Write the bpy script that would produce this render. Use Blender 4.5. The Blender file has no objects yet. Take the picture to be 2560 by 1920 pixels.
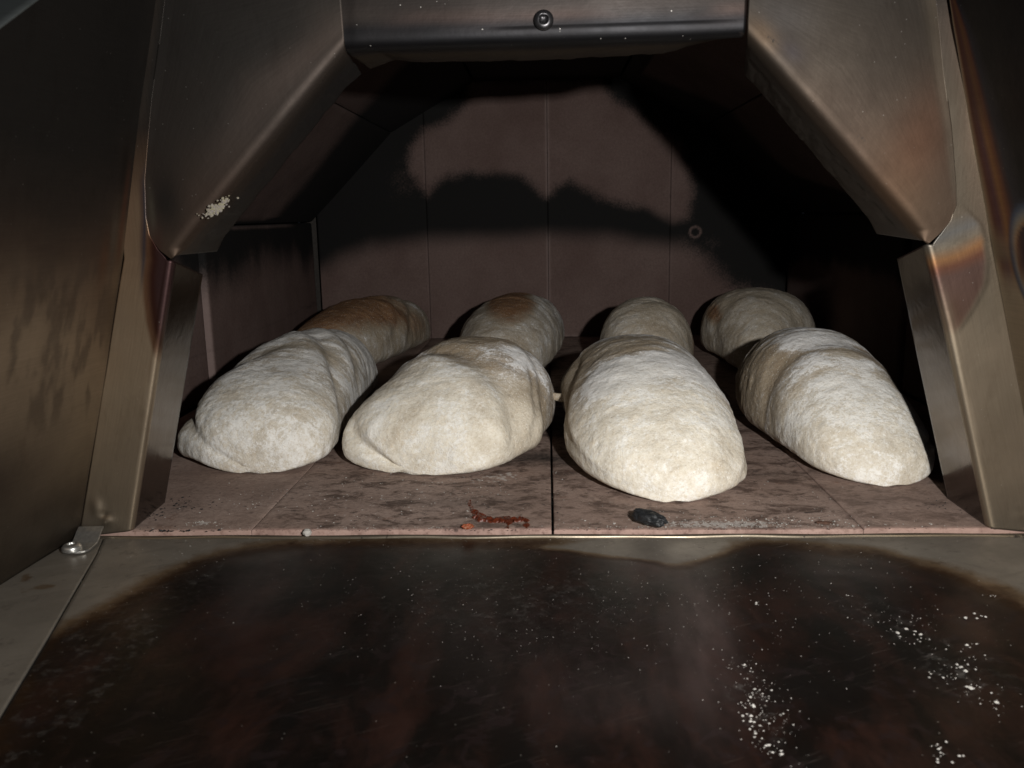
import bpy, math, random
import numpy as np
from mathutils import Vector, Matrix, Euler

scene = bpy.context.scene
col = scene.collection

# ------------------------------------------------------------------ camera, flash, world
FPX = 2130.0
cam_data = bpy.data.cameras.new("camera")
cam = bpy.data.objects.new("camera", cam_data)
col.objects.link(cam)
cam_data.sensor_fit = 'HORIZONTAL'
cam_data.sensor_width = 36.0
cam_data.lens = FPX / 2560 * 36.0
cam_data.clip_start = 0.01
cam_data.clip_end = 20
pitch, yaw, roll = map(math.radians, (-11.21, 2.51, 1.09))
Rz = Matrix.Rotation(yaw, 3, 'Z'); Rx = Matrix.Rotation(pitch, 3, 'X'); Ry = Matrix.Rotation(roll, 3, 'Y')
Rw = Rz @ Rx @ Ry                                     # X right, Y forward, Z up
base = Matrix(((1, 0, 0), (0, 0, -1), (0, 1, 0)))     # camera -Z -> +Y, camera Y -> +Z
cam.matrix_world = Matrix.Translation((-0.0017, -0.5273, 0.2023)) @ (Rw @ base).to_4x4()
scene.camera = cam
cam_data.dof.use_dof = True
cam_data.dof.focus_distance = 0.78
cam_data.dof.aperture_fstop = 20

world = bpy.data.worlds.new("World")
scene.world = world
world.use_nodes = True
world.node_tree.nodes["Background"].inputs[0].default_value = (0.010, 0.011, 0.014, 1)
world.node_tree.nodes["Background"].inputs[1].default_value = 0.35

fl = bpy.data.lights.new("camera_flash", 'AREA')
fl.shape = 'RECTANGLE'; fl.size = 0.016; fl.size_y = 0.011
fl.energy = 3.6
fl.color = (1.0, 0.985, 0.955)
fl.spread = math.radians(150)
flo = bpy.data.objects.new("camera_flash", fl)
col.objects.link(flo)
flo.matrix_world = Matrix.Translation((0.112, -0.530, 0.245)) @ (Matrix.Rotation(math.radians(4), 3, 'Z') @ Matrix.Rotation(math.radians(-8), 3, 'X') @ base).to_4x4()

vs = scene.view_settings
vs.view_transform = 'Standard'; vs.look = 'None'; vs.exposure = 0.0; vs.gamma = 1.0
scene.render.engine = 'CYCLES'
scene.cycles.use_denoising = True
scene.cycles.max_bounces = 6
scene.cycles.sample_clamp_indirect = 3.0

rng = np.random.default_rng(7)

# ------------------------------------------------------------------ numpy helpers
_perm = np.random.default_rng(3).permutation(4096)
_val = np.random.default_rng(4).random(4096) * 2 - 1
def vnoise(p):
    i = np.floor(p).astype(np.int64); f = p - i
    f = f * f * f * (f * (f * 6 - 15) + 10)
    def h(a, b, c):
        return _val[_perm[(_perm[(_perm[a & 4095] + b) & 4095] + c) & 4095]]
    x, y, z = i[..., 0], i[..., 1], i[..., 2]; fx, fy, fz = f[..., 0], f[..., 1], f[..., 2]
    def lx(yy, zz):
        return h(x, yy, zz) * (1 - fx) + h(x + 1, yy, zz) * fx
    a = lx(y, z) * (1 - fy) + lx(y + 1, z) * fy
    b = lx(y, z + 1) * (1 - fy) + lx(y + 1, z + 1) * fy
    return a * (1 - fz) + b * fz
def fbm(p, octv=4, gain=.5):
    s = 0; a = 1; t = 0
    for k in range(octv):
        s = s + a * vnoise(p * 2.0 ** k + 17.3 * k); t += a; a *= gain
    return s / t
def sstep(a, b, x):
    t = np.clip((x - a) / (b - a), 0, 1)
    return t * t * (3 - 2 * t)
def sdf(poly, X, Y):
    """signed distance to a polygon, positive inside"""
    P = np.asarray(poly, float); n = len(P)
    d = np.full(X.shape, 1e9); ins = np.zeros(X.shape, bool)
    for i in range(n):
        ax, ay = P[i]; bx, by = P[(i + 1) % n]
        ex, ey = bx - ax, by - ay
        wx, wy = X - ax, Y - ay
        t = np.clip((wx * ex + wy * ey) / (ex * ex + ey * ey + 1e-12), 0, 1)
        d = np.minimum(d, (wx - ex * t) ** 2 + (wy - ey * t) ** 2)
        c = (ay > Y) != (by > Y)
        xi = ax + (Y - ay) / (by - ay if by != ay else 1e-12) * ex
        ins ^= c & (X < xi)
    d = np.sqrt(d)
    return np.where(ins, d, -d)
def blob(X, Y, cx, cy, rx, ry=None, rot=0):
    ry = ry or rx
    c, s = math.cos(rot), math.sin(rot)
    u = ((X - cx) * c + (Y - cy) * s) / rx; v = (-(X - cx) * s + (Y - cy) * c) / ry
    return np.exp(-(u * u + v * v))
def lerp(a, b, t):
    return np.asarray(a) * (1 - t) + np.asarray(b) * t

# ------------------------------------------------------------------ object helpers
def add_attr(me, name, arr):
    arr = np.asarray(arr, np.float32)
    if arr.ndim == 2:
        a = me.attributes.new(name, 'FLOAT_VECTOR', 'POINT'); a.data.foreach_set('vector', arr.ravel())
    else:
        a = me.attributes.new(name, 'FLOAT', 'POINT'); a.data.foreach_set('value', arr.ravel())
def mesh_obj(name, V, F, mat, parent=None, attrs=None, smooth=True, loc=None):
    me = bpy.data.meshes.new(name)
    me.from_pydata([tuple(map(float, v)) for v in V], [], [tuple(map(int, f)) for f in F])
    if smooth:
        me.polygons.foreach_set('use_smooth', [True] * len(me.polygons))
    me.update()
    for k, a in (attrs or {}).items():
        add_attr(me, k, a)
    if mat: me.materials.append(mat)
    o = bpy.data.objects.new(name, me)
    col.objects.link(o)
    if parent: o.parent = parent
    if loc is not None: o.location = loc
    return o
def grid_faces(nu, nv, wrap_v=False, flip=False, off=0):
    i, j = np.meshgrid(np.arange(nu - 1), np.arange(nv if wrap_v else nv - 1), indexing='ij')
    j2 = (j + 1) % nv
    a = i * nv + j; b = (i + 1) * nv + j; c = (i + 1) * nv + j2; d = i * nv + j2
    F = np.stack([a, b, c, d], -1).reshape(-1, 4) + off
    return F[:, ::-1] if flip else F
def solidify(o, t, offset=-1):
    m = o.modifiers.new("thickness", 'SOLIDIFY'); m.thickness = t; m.offset = offset; m.use_even_offset = False
def empty(name, loc=(0, 0, 0)):
    o = bpy.data.objects.new(name, None); col.objects.link(o); o.location = loc
    o.empty_display_size = .05
    return o
def tag(o, label=None, cat=None, group=None, kind=None):
    if label: o['label'] = label
    if cat: o['category'] = cat
    if group: o['group'] = group
    if kind: o['kind'] = kind
    return o

# ------------------------------------------------------------------ node helpers
class NT:
    def __init__(s, name):
        s.m = bpy.data.materials.new(name); s.m.use_nodes = True
        s.t = s.m.node_tree; s.b = s.t.nodes["Principled BSDF"]
    def n(s, typ, **kw):
        x = s.t.nodes.new(typ)
        for k, v in kw.items(): setattr(x, k, v)
        return x
    def link(s, a, b): s.t.links.new(a, b)
    def val(s, sock, v):
        if hasattr(v, 'is_output'): s.link(v, sock)
        elif isinstance(v, (tuple, list)) and len(v) == 3 and sock.type == 'RGBA': sock.default_value = (*v, 1)
        else: sock.default_value = v
    def attr(s, name, vec=False):
        x = s.n('ShaderNodeAttribute', attribute_name=name)
        return x.outputs['Vector' if vec else 'Fac']
    def math(s, op, a, b=0.0, clamp=False):
        x = s.n('ShaderNodeMath', operation=op, use_clamp=clamp); s.val(x.inputs[0], a); s.val(x.inputs[1], b)
        return x.outputs[0]
    def mix(s, f, a, b, blend='MIX'):
        x = s.n('ShaderNodeMix', data_type='RGBA', blend_type=blend)
        s.val(x.inputs[0], f); s.val(x.inputs[6], a); s.val(x.inputs[7], b)
        return x.outputs[2]
    def noise(s, scale, detail=4, rough=.55, vec=None, dist=0.0):
        x = s.n('ShaderNodeTexNoise'); x.inputs['Scale'].default_value = scale
        x.inputs['Detail'].default_value = detail; x.inputs['Roughness'].default_value = rough
        x.inputs['Distortion'].default_value = dist
        if vec is not None: s.link(vec, x.inputs['Vector'])
        return x.outputs['Fac']
    def voro(s, scale, vec=None, out='Distance', rand=1.0):
        x = s.n('ShaderNodeTexVoronoi'); x.inputs['Scale'].default_value = scale
        x.inputs['Randomness'].default_value = rand
        if vec is not None: s.link(vec, x.inputs['Vector'])
        return x.outputs[out]
    def step(s, v, a, b, o0=0.0, o1=1.0):
        x = s.n('ShaderNodeMapRange', interpolation_type='SMOOTHSTEP')
        s.val(x.inputs[0], v); x.inputs[1].default_value = a; x.inputs[2].default_value = b
        x.inputs[3].default_value = o0; x.inputs[4].default_value = o1
        return x.outputs[0]
    def ramp(s, v, stops):
        x = s.n('ShaderNodeValToRGB'); s.link(v, x.inputs[0]); e = x.color_ramp.elements
        while len(e) < len(stops): e.new(.5)
        for k, (p, c) in enumerate(stops):
            e[k].position = p; e[k].color = (*c, 1)
        return x.outputs[0]
    def obj(s, scale=(1, 1, 1), rot=(0, 0, 0)):
        g = s.n('ShaderNodeNewGeometry')
        x = s.n('ShaderNodeMapping'); s.link(g.outputs['Position'], x.inputs[0])
        x.inputs['Scale'].default_value = scale; x.inputs['Rotation'].default_value = rot
        return x.outputs[0]
    def scale_vec(s, v, sc):
        x = s.n('ShaderNodeMapping'); s.link(v, x.inputs[0]); x.inputs['Scale'].default_value = sc
        return x.outputs[0]
    def bump(s, h, strength, dist, prev=None):
        x = s.n('ShaderNodeBump'); x.inputs['Strength'].default_value = strength; x.inputs['Distance'].default_value = dist
        s.link(h, x.inputs['Height'])
        if prev is not None: s.link(prev, x.inputs['Normal'])
        return x.outputs[0]
    def set(s, **kw):
        for k, v in kw.items():
            s.val(s.b.inputs[k.replace('_', ' ')], v)

# ------------------------------------------------------------------ materials
def mat_steel():
    m = NT("tinted_steel")
    pos = m.obj()
    c = m.mix(1.0, m.attr('tone', True), (.97, .915, .855), 'MULTIPLY'); soot_dark = m.attr('soot_dark')
    n1 = m.noise(28, 5, .6, pos)
    brush = m.noise(1.0, 3, .6, m.scale_vec(m.attr('suv', True), (30, 900, 1)))
    c = m.mix(m.step(n1, .3, .7, 0, .5), c, m.mix(1.0, c, (.72, .68, .66), 'MULTIPLY'))
    # fine brushing and smudges
    c = m.mix(m.step(brush, .25, .75, .0, .32), c, m.mix(1.0, c, (.62, .6, .58), 'MULTIPLY'))
    sm = m.step(m.noise(60, 5, .7, m.obj((1, 1, .35))), .52, .72, 0, .35)
    c = m.mix(sm, c, m.mix(1.0, c, (.6, .55, .52), 'MULTIPLY'))
    sf = m.math('ADD', soot_dark, m.math('MULTIPLY', m.math('SUBTRACT', m.noise(300, 4, .7, m.obj((1, 1, 1), (0, .7, 0))), .5), .9))
    sk = m.step(sf, .42, .58)
    c = m.mix(sk, c, (.012, .0095, .0085))
    # pale dust specks
    v = m.voro(420, pos); pick = m.voro(420, pos, 'Color')
    sx = m.n('ShaderNodeSeparateColor'); m.link(pick, sx.inputs[0])
    dust = m.math('MULTIPLY', m.step(v, .10, .20, 1, 0), m.step(sx.outputs[0], .955, .975))
    dust = m.math('MULTIPLY', dust, m.attr('dust'))
    c = m.mix(dust, c, (.55, .52, .48))
    m.set(Base_Color=c)
    met = m.math('MULTIPLY', m.step(sk, 0, 1, .82, .15), m.step(dust, 0, 1, 1, 0))
    m.set(Metallic=met)
    m.set(Specular_IOR_Level=m.step(sk, 0, 1, .5, .06))
    r = m.math('ADD', m.step(n1, .3, .7, -.03, .05), m.attr('rgh'))
    m.set(Roughness=r)
    # scratches
    b = m.bump(brush, .10, .0003)
    b = m.bump(m.noise(45, 4, .6, pos), .12, .002, b)
    b = m.bump(m.noise(260, 3, .7, pos), .10, .0003, b)
    m.set(Normal=b)
    return m.m

def mat_brick(floor=False):
    m = NT("firebrick_floor" if floor else "firebrick_wall")
    pos = m.obj()
    soot_dark = m.attr('soot_dark')
    n1 = m.noise(9, 5, .6, pos); n2 = m.noise(300, 3, .7, pos); n3 = m.noise(900, 2, .6, pos)
    if floor:
        c = m.mix(m.step(n1, .35, .65), (.290, .204, .166), (.360, .268, .226))
        st = m.noise(40, 7, .72, m.obj((1.0, 1.6, 1)), .5)
        c = m.mix(m.math('MULTIPLY', m.step(st, .46, .62), m.attr('stain')), c, (.120, .080, .064))
        st2 = m.noise(95, 6, .7, m.obj((1.0, 2.0, 1)))
        c = m.mix(m.math('MULTIPLY', m.step(st2, .575, .68), m.attr('stain')), c, (.062, .045, .038))
        rust = m.step(m.noise(26, 4, .6, m.obj((1.2, 1.6, 1), (0, 0, 1))), .62, .75)
        c = m.mix(m.math('MULTIPLY', rust, .7), c, (.17, .085, .055))
    else:
        c = m.mix(m.step(n1, .3, .7), (.128, .083, .072), (.168, .116, .102))
    c = m.mix(m.step(n2, .3, .72, 0, .5), c, m.mix(1.0, c, (.62, .58, .56), 'MULTIPLY'))
    c = m.mix(m.step(n3, .62, .72, 0, .6), c, m.mix(1.0, c, (.45, .42, .42), 'MULTIPLY'))
    edge = m.attr('edge')
    c = m.mix(m.math('MULTIPLY', edge, .55), c, (.37, .235, .20) if floor else (.33, .25, .23))
    sf = m.math('ADD', soot_dark, m.math('MULTIPLY', m.math('SUBTRACT', m.noise(330, 5, .75, pos), .5), m.math('MULTIPLY', m.attr('grain'), .95)))
    sf = m.math('ADD', sf, m.math('MULTIPLY', m.math('SUBTRACT', m.noise(38, 4, .6, pos), .5), m.math('MULTIPLY', m.attr('grain'), .40)))
    sk = m.step(sf, .10, .85)
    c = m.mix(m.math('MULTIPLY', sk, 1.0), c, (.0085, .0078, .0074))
    if floor:
        pv = m.voro(95, m.obj((1, 1.5, 1)), 'Distance'); pc = m.voro(95, m.obj((1, 1.5, 1)), 'Color')
        sp = m.n('ShaderNodeSeparateColor'); m.link(pc, sp.inputs[0])
        pits = m.math('MULTIPLY', m.step(m.math('ADD', pv, m.math('MULTIPLY', n2, .25)), .20, .34, 1, 0), m.step(sp.outputs[0], .80, .86))
        c = m.mix(m.math('MULTIPLY', pits, .75), c, (.055, .036, .030))
        c = m.mix(m.step(m.noise(190, 5, .75, m.obj((1, 1.7, 1))), .50, .66, 0, .55), c, m.mix(1.0, c, (.52, .46, .43), 'MULTIPLY'))
    if floor:   # flour film caught in the pores
        fd = m.math('MULTIPLY', m.step(m.math('ADD', m.noise(220, 4, .7, pos), m.math('MULTIPLY', m.math('SUBTRACT', m.attr('dust'), .5), .5)), .60, .70), .75)
        c = m.mix(m.math('MULTIPLY', fd, m.step(m.attr('dust'), .02, .2)), c, (.50, .46, .43))
    m.set(Base_Color=c, Roughness=.85)
    m.b.inputs['Specular IOR Level'].default_value = .25
    b = m.bump(n2, .45, .0006); b = m.bump(m.noise(60, 4, .6, pos), .25, .002, b)
    m.set(Normal=b)
    return m.m

def mat_shelf():
    m = NT("stained_shelf_steel")
    pos = m.obj()
    st = m.attr('soot_dark'); heat = m.attr('tint')
    n1 = m.noise(22, 5, .6, pos); n2 = m.noise(120, 4, .65, pos)
    sweep = m.noise(1.0, 4, .6, m.scale_vec(m.attr('suv', True), (18, 130, 1)))
    c = m.mix(m.step(n1, .3, .7), (.285, .255, .215), (.195, .172, .143))
    c = m.mix(m.step(sweep, .5, .75, 0, .6), c, (.17, .15, .125))
    c = m.mix(m.step(n2, .58, .7, 0, .5), c, (.13, .11, .095))
    e = m.math('ADD', st, m.math('MULTIPLY', m.math('SUBTRACT', n1, .5), .20))
    e = m.math('ADD', e, m.math('MULTIPLY', m.math('SUBTRACT', n2, .5), .12))
    sk = m.ramp(e, [(.30, (1, 1, 1)), (.40, (.62, .47, .33)), (.48, (.20, .11, .06)), (.58, (.050, .028, .020)), (.70, (.018, .012, .010)), (1, (.0075, .006, .0055))])
    c = m.mix(1.0, c, sk, 'MULTIPLY')
    # reddish tar film and lighter wiped places inside the stain
    ins = m.step(e, .50, .62)
    tar = m.math('MULTIPLY', m.step(m.noise(16, 6, .68, m.obj((1.6, .7, 1), (0, 0, .25)), .4), .42, .72), ins)
    c = m.mix(m.math('MULTIPLY', tar, .6), c, (.030, .0120, .0085))
    rings = m.math('MULTIPLY', m.step(m.noise(75, 2, .5, pos, 1.2), .56, .64), ins)
    c = m.mix(m.math('MULTIPLY', rings, .6), c, (.010, .006, .006))
    wipe = m.math('MULTIPLY', heat, m.step(m.noise(40, 4, .6, m.obj((2.2, .5, 1))), .25, .7, .45, 1.0))
    c = m.mix(wipe, c, (.075, .052, .048))
    scr = m.noise(1.0, 3, .65, m.scale_vec(m.attr('suv', True), (26, 420, 1)))
    c = m.mix(m.math('MULTIPLY', m.step(scr, .56, .74, 0, .28), m.step(n1, .40, .62)), c, m.mix(ins, (.30, .27, .23), (.060, .045, .038)))
    haze_ = m.math('MULTIPLY', m.step(m.noise(150, 6, .75, pos), .50, .72, 0, .28), m.step(m.attr('dust'), .42, .9))
    c = m.mix(haze_, c, (.26, .245, .225))
    v = m.voro(360, pos); pk = m.voro(360, pos, 'Color')
    sx = m.n('ShaderNodeSeparateColor'); m.link(pk, sx.inputs[0])
    dust = m.math('MULTIPLY', m.step(v, .06, .16, 1, 0), m.step(sx.outputs[0], .90, .93))
    dust = m.math('MULTIPLY', dust, m.math('MULTIPLY', m.attr('dust'), m.step(sx.outputs[1], 0, 1, .25, 1)))
    c = m.mix(dust, c, (.45, .41, .36))
    m.set(Base_Color=c)
    m.set(Metallic=m.step(ins, 0, 1, .55, .12))
    m.set(Roughness=m.math('SUBTRACT', m.step(n1, .3, .7, .40, .56), m.math('MULTIPLY', ins, .08)))
    m.b.inputs['Specular IOR Level'].default_value = .35
    b = m.bump(m.noise(60, 4, .6, pos), .12, .0015)
    m.set(Normal=b)
    return m.m

def mat_dough():
    m = NT("floured_dough")
    suv = m.attr('suv', True); pos = m.obj()
    fl_ = m.attr('flour'); cr = m.attr('crust'); pale = m.attr('pale')
    wp = m.obj((.85, 1.35, .85))
    big = m.noise(24, 5, .62, wp, .4)
    mid = m.noise(95, 5, .66, m.obj((.8, 1.35, .8)), .3)
    fine = m.noise(420, 4, .72, pos)
    g1 = m.noise(300, 3, .7, pos); g2 = m.noise(760, 3, .7, pos)
    c = m.mix(m.step(big, .3, .7), (.270, .205, .138), (.350, .280, .200))
    c = m.mix(m.step(mid, .35, .7, 0, .5), c, (.22, .165, .10))
    c = m.mix(m.math('MULTIPLY', pale, m.step(big, .25, .65, .55, 1)), c, (.775, .715, .595))
    c = m.mix(m.math('MULTIPLY', m.step(m.noise(60, 4, .6, pos), .55, .72), m.math('MULTIPLY', pale, .45)), c, (.70, .595, .45))
    # baked patches
    cm = m.step(m.math('ADD', cr, m.math('MULTIPLY', m.math('SUBTRACT', big, .5), .9)), .35, .8)
    cbrown = m.mix(m.step(mid, .3, .7), (.19, .080, .030), (.31, .165, .075))
    c = m.mix(m.math('MULTIPLY', cm, .9), c, cbrown)
    # flour coat: a soft dusting, with torn-edged patches where it lies thick
    f = m.math('ADD', fl_, m.math('MULTIPLY', m.math('SUBTRACT', big, .5), 1.0))
    f = m.math('ADD', f, m.math('MULTIPLY', m.math('SUBTRACT', mid, .5), .75))
    f = m.math('ADD', f, m.math('MULTIPLY', m.math('SUBTRACT', fine, .5), .85))
    f = m.math('SUBTRACT', f, m.math('MULTIPLY', cm, .70))
    fm = m.step(f, .56, .635)
    fcol = m.mix(m.step(mid, .35, .65), (.68, .67, .66), (.84, .84, .845))
    fcol = m.mix(m.math('MULTIPLY', pale, .6), fcol, (.86, .825, .735))
    c = m.mix(m.step(f, .25, .75, 0, .55), c, fcol)
    c = m.mix(m.math('MULTIPLY', fm, .74), c, fcol)
    c = m.mix(m.step(g1, .42, .68, 0, .30), c, m.mix(1.0, c, (.66, .58, .49), 'MULTIPLY'))
    c = m.mix(m.step(g2, .50, .68, 0, .34), c, m.mix(1.0, c, (.62, .55, .47), 'MULTIPLY'))
    c = m.mix(m.step(g2, .30, .46, .30, 0), c, (.86, .84, .80))
    # dark pits and flecks in the flour
    pit = m.step(m.noise(210, 4, .75, m.obj((.5, 1.9, .9)), .8), .335, .395, 1, 0)
    c = m.mix(m.math('MULTIPLY', pit, m.math('MULTIPLY', m.step(pale, .2, .8, .85, .12), m.step(big, .40, .60))), c, (.225, .18, .135))
    v = m.voro(560, pos); pk = m.voro(560, pos, 'Color')
    sx = m.n('ShaderNodeSeparateColor'); m.link(pk, sx.inputs[0])
    gr = m.math('MULTIPLY', m.step(v, .12, .32, 1, 0), m.step(sx.outputs[0], .78, .84))
    c = m.mix(m.math('MULTIPLY', gr, .75), c, (.88, .86, .82))
    m.set(Base_Color=c, Roughness=.8)
    m.b.inputs['Specular IOR Level'].default_value = .22
    m.b.inputs['Subsurface Weight'].default_value = .0
    b = m.bump(m.noise(140, 5, .68, m.obj((.85, 1.3, .85)), .4), .30, .0016)
    b = m.bump(fm, .22, .0004, b)
    b = m.bump(g1, .55, .0014, b)
    b = m.bump(g2, .45, .0007, b)
    b = m.bump(gr, .4, .0007, b)
    m.set(Normal=b)
    return m.m

def mat_plain(name, c, rough=.7, metal=0.0, vary=.3, scale=200, bump=.3, bd=.0006, spec=.4, c2=None):
    m = NT(name); pos = m.obj()
    n = m.noise(scale, 4, .6, pos)
    c2 = c2 or tuple(x * (1 - vary) for x in c)
    m.set(Base_Color=m.mix(m.step(n, .3, .7), c, c2), Roughness=rough, Metallic=metal)
    m.b.inputs['Specular IOR Level'].default_value = spec
    m.set(Normal=m.bump(n, bump, bd))
    return m.m

STEEL = mat_steel(); WALLB = mat_brick(); FLOORB = mat_brick(True); SHELF = mat_shelf(); DOUGH = mat_dough()
MORTAR = mat_plain("mortar", (.06, .052, .046), .95)
ZINC = mat_plain("plated_steel", (.62, .62, .60), .36, .9, .25, 300, .15, .0003)
DARKZINC = mat_plain("blackened_steel", (.075, .072, .075), .34, .85, .4, 300, .2, .0004)
CHAR = mat_plain("charcoal", (.018, .019, .021), .5, 0, .5, 500, .7, .001, .5)
DRIP = mat_plain("burnt_sauce", (.125, .026, .010), .38, 0, .5, 500, .6, .0008, .5, (.045, .010, .005))
AMBER = mat_plain("dried_crumb", (.20, .075, .028), .55, 0, .4, 500, .6, .0008, .4, (.26, .05, .02))
FLAKE = mat_plain("baked_flake", (.10, .052, .034), .7, 0, .4, 500, .6, .0008, .3)
FLOUR = mat_plain("flour_grains", (.46, .435, .40), .9, 0, .25, 400, .3, .0004, .2)
SMEAR = mat_plain("dried_smear", (.20, .175, .175), .85, 0, .5, 700, .7, .001, .2, (.26, .235, .15))

# ------------------------------------------------------------------ the oven
oven = tag(empty("bread_oven"), "wood fired oven with heat tinted steel mouth, brick chamber and tar stained landing shelf", "oven")

def tile(name, o, ex, ey, ez, dims, parent, fld, res=.004, bev=.0013, mat=None, jitter=0.0):
    """a brick slab: dense top face on (ex, ey), bevelled rim, sides going down along -ez"""
    o, ex, ey, ez = map(lambda a: np.asarray(a, float), (o, ex, ey, ez))
    L, W, T = dims
    def axis(D):
        n = max(2, int(round((D - 2 * bev) / res)))
        return np.concatenate([[0, 0, bev * .35], np.linspace(bev, D - bev, n + 1), [D - bev * .35, D, D]])
    a, b = axis(L), axis(W)
    A, B = np.meshgrid(a, b, indexing='ij')
    def drop(v, D, n):
        h = np.zeros(n); h[0] = h[-1] = T; h[1] = h[-2] = bev; h[2] = h[-3] = bev * .3
        return h
    H = np.maximum(drop(a, L, len(a))[:, None], drop(b, W, len(b))[None, :])
    P = o + A[..., None] * ex + B[..., None] * ey - H[..., None] * ez
    ed = np.minimum(np.minimum(A, L - A), np.minimum(B, W - B))
    wob = fbm(P * 45 + 3.1, 3)
    edge = np.exp(-(ed / (.0022 + .0016 * np.abs(wob))) ** 2) 
    P = P - (sstep(.35, .8, fbm(P * 140, 3)) * np.exp(-(ed / .003) ** 2) * .0018)[..., None] * ez
    P = P + (fbm(P * 16, 2) * .0006)[..., None] * ez * (H < T)[..., None]
    Pf = P.reshape(-1, 3)
    at = fld(Pf); at.setdefault('grain', np.full(len(Pf), .5)); at['edge'] = edge.ravel() * at.pop('edgek', np.ones(len(Pf)))
    flip = np.dot(np.cross(ex, ey), ez) < 0
    ob = mesh_obj(name, Pf, grid_faces(len(a), len(b), flip=flip), mat or WALLB, parent, at)
    return ob

def box(name, lo, hi, mat, parent=None, bev=0.0):
    x0, y0, z0 = lo; x1, y1, z1 = hi
    V = [(x, y, z) for x in (x0, x1) for y in (y0, y1) for z in (z0, z1)]
    F = [(0, 1, 3, 2), (4, 6, 7, 5), (0, 4, 5, 1), (2, 3, 7, 6), (0, 2, 6, 4), (1, 5, 7, 3)]
    o = mesh_obj(name, V, F, mat, parent, smooth=False)
    if bev:
        m = o.modifiers.new("edge", 'BEVEL'); m.width = bev; m.segments = 2
    return o

# ---- floor
floor = box("oven_floor", (-.42, .012, -.075), (.42, .93, -.031), MORTAR, oven)
drips_dark = [(-.07, .055, .10, .018, .05), (.02, .15, .05, .05, .3), (.10, .30, .09, .06, 0), (.17, .12, .06, .02, .2), (-.02, .17, .04, .02, .1), (.0, .30, .06, .09, 0)]
def floor_field(P):
    x, y = P[:, 0], P[:, 1]
    st = .25 + .75 * sstep(-.2015, -.1985, x) * (1 - .5 * sstep(.199, .201, x))
    st = st * (1 - .0 * x) - .25 * sstep(.6, .9, y)
    soot_dark = np.zeros(len(P))
    for cx, cy, rx, ry, k in drips_dark:
        soot_dark += .36 * blob(x, y, cx, cy, rx, ry)
    soot_dark += .25 * blob(y, x * 0, .012, 0, .007, 1) * sstep(-.2, -.19, x) * sstep(-.02, -.05, x)
    # black line of old grease along the right jamb and left jamb foot
    soot_dark += .30 * blob(x, y, -.268, .045, .022, .016, .9) + .25 * blob(x, y, .262, .045, .014, .012)
    soot_dark += .15 * blob(x, y, .21, .047, .010, .016)
    dust = .10 + .42 * blob(x, y, -.15, .055, .07, .045) + .75 * blob(x, y, .115, .012, .055, .008) + .35 * blob(x, y, -.08, .10, .05, .03) \
        + .55 * blob(x, y, -.035, .118, .03, .02) + .7 * blob(x, y, -.237, .015, .010, .006) + .2 * sstep(.02, 0, y) + .1 * blob(x, y, .05, .03, .12, .03)
    return dict(soot_dark=soot_dark, stain=np.clip(st, 0, 1), dust=dust, edgek=np.where(y < .006, .9, .10))
G = .0004
xs_ = [-.39, -.2, 0, .2, .39]; ys_ = [0.0012, .452, .898]
for i in range(4):
    for j in range(2):
        x0, x1, y0, y1 = xs_[i] + (.0008 if i == 2 else G / 2), xs_[i + 1] - (.0008 if i == 1 else G / 2), ys_[j], ys_[j + 1] - G
        dz = (.0, .0004, -.0003, .0003)[i] * (1 if j == 0 else -1)
        tile("floor_tile", (x0, y0, dz), (1, 0, 0), (0, 1, 0), (0, 0, 1), (x1 - x0, y1 - y0, .03), floor, floor_field,
             .003 if j == 0 else .008, .0009, mat=FLOORB)

# ---- back wall
C1 = [(-.1254, .4155), (-.1257, .3831), (-.1597, .3524), (-.1979, .3371), (-.2211, .3144), (-.2246, .2936), (-.2227, .2746), (-.2072, .2519), (-.1965, .2389), (-.1793, .2571), (-.1625, .267), (-.123, .2725), (-.0681, .2714), (-.0409, .2645), (-.0215, .2514), (-.0028, .2319), (.0137, .2456), (.0358, .2528), (.0638, .2446), (.0963, .2249), (.1243, .2167), (.1568, .2129), (.1894, .1962), (.2058, .1876), (.2252, .193), (.2324, .2172), (.235, .2437), (.226, .276), (.2119, .3075), (.1874, .3266), (.1636, .3401), (.136, .3641), (.1066, .38), (.085, .4104)]
C2 = [(-.45, .1016), (-.3781, .1271), (-.3527, .1446), (-.3149, .1565), (-.295, .1641), (-.1988, .1761), (-.0034, .1753), (.0964, .1709), (.1795, .1629), (.2312, .1555), (.2589, .1382), (.2838, .1117), (.306, .0903), (.347, .0765), (.42, .0626), (.45, -.0449), (-.45, -.0348)]
def back_field(P):
    x, z = P[:, 0], P[:, 2]
    d1 = sdf(C1, x, z); d2 = sdf(C2, x, z)
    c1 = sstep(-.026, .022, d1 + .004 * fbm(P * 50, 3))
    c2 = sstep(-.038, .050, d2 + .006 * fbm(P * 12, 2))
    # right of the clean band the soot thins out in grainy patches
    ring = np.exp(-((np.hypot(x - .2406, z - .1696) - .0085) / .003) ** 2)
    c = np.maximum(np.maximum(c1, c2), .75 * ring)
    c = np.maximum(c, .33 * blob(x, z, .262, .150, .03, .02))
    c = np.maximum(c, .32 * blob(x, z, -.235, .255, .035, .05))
    edgek = np.where(np.abs(x) < .05, .9, .25)  # middle joint's glint painted as paler tile edges
    return dict(soot_dark=1.05 - 1.05 * c, edgek=edgek, grain=np.clip(sstep(.195, .215, z) + sstep(.2, .23, x), .18, 1))
back = box("back_wall", (-.42, .9295, -.0305), (.42, .96, .46), MORTAR, oven)
xb = [-.384, -.2, 0, .2, .39]
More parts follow.
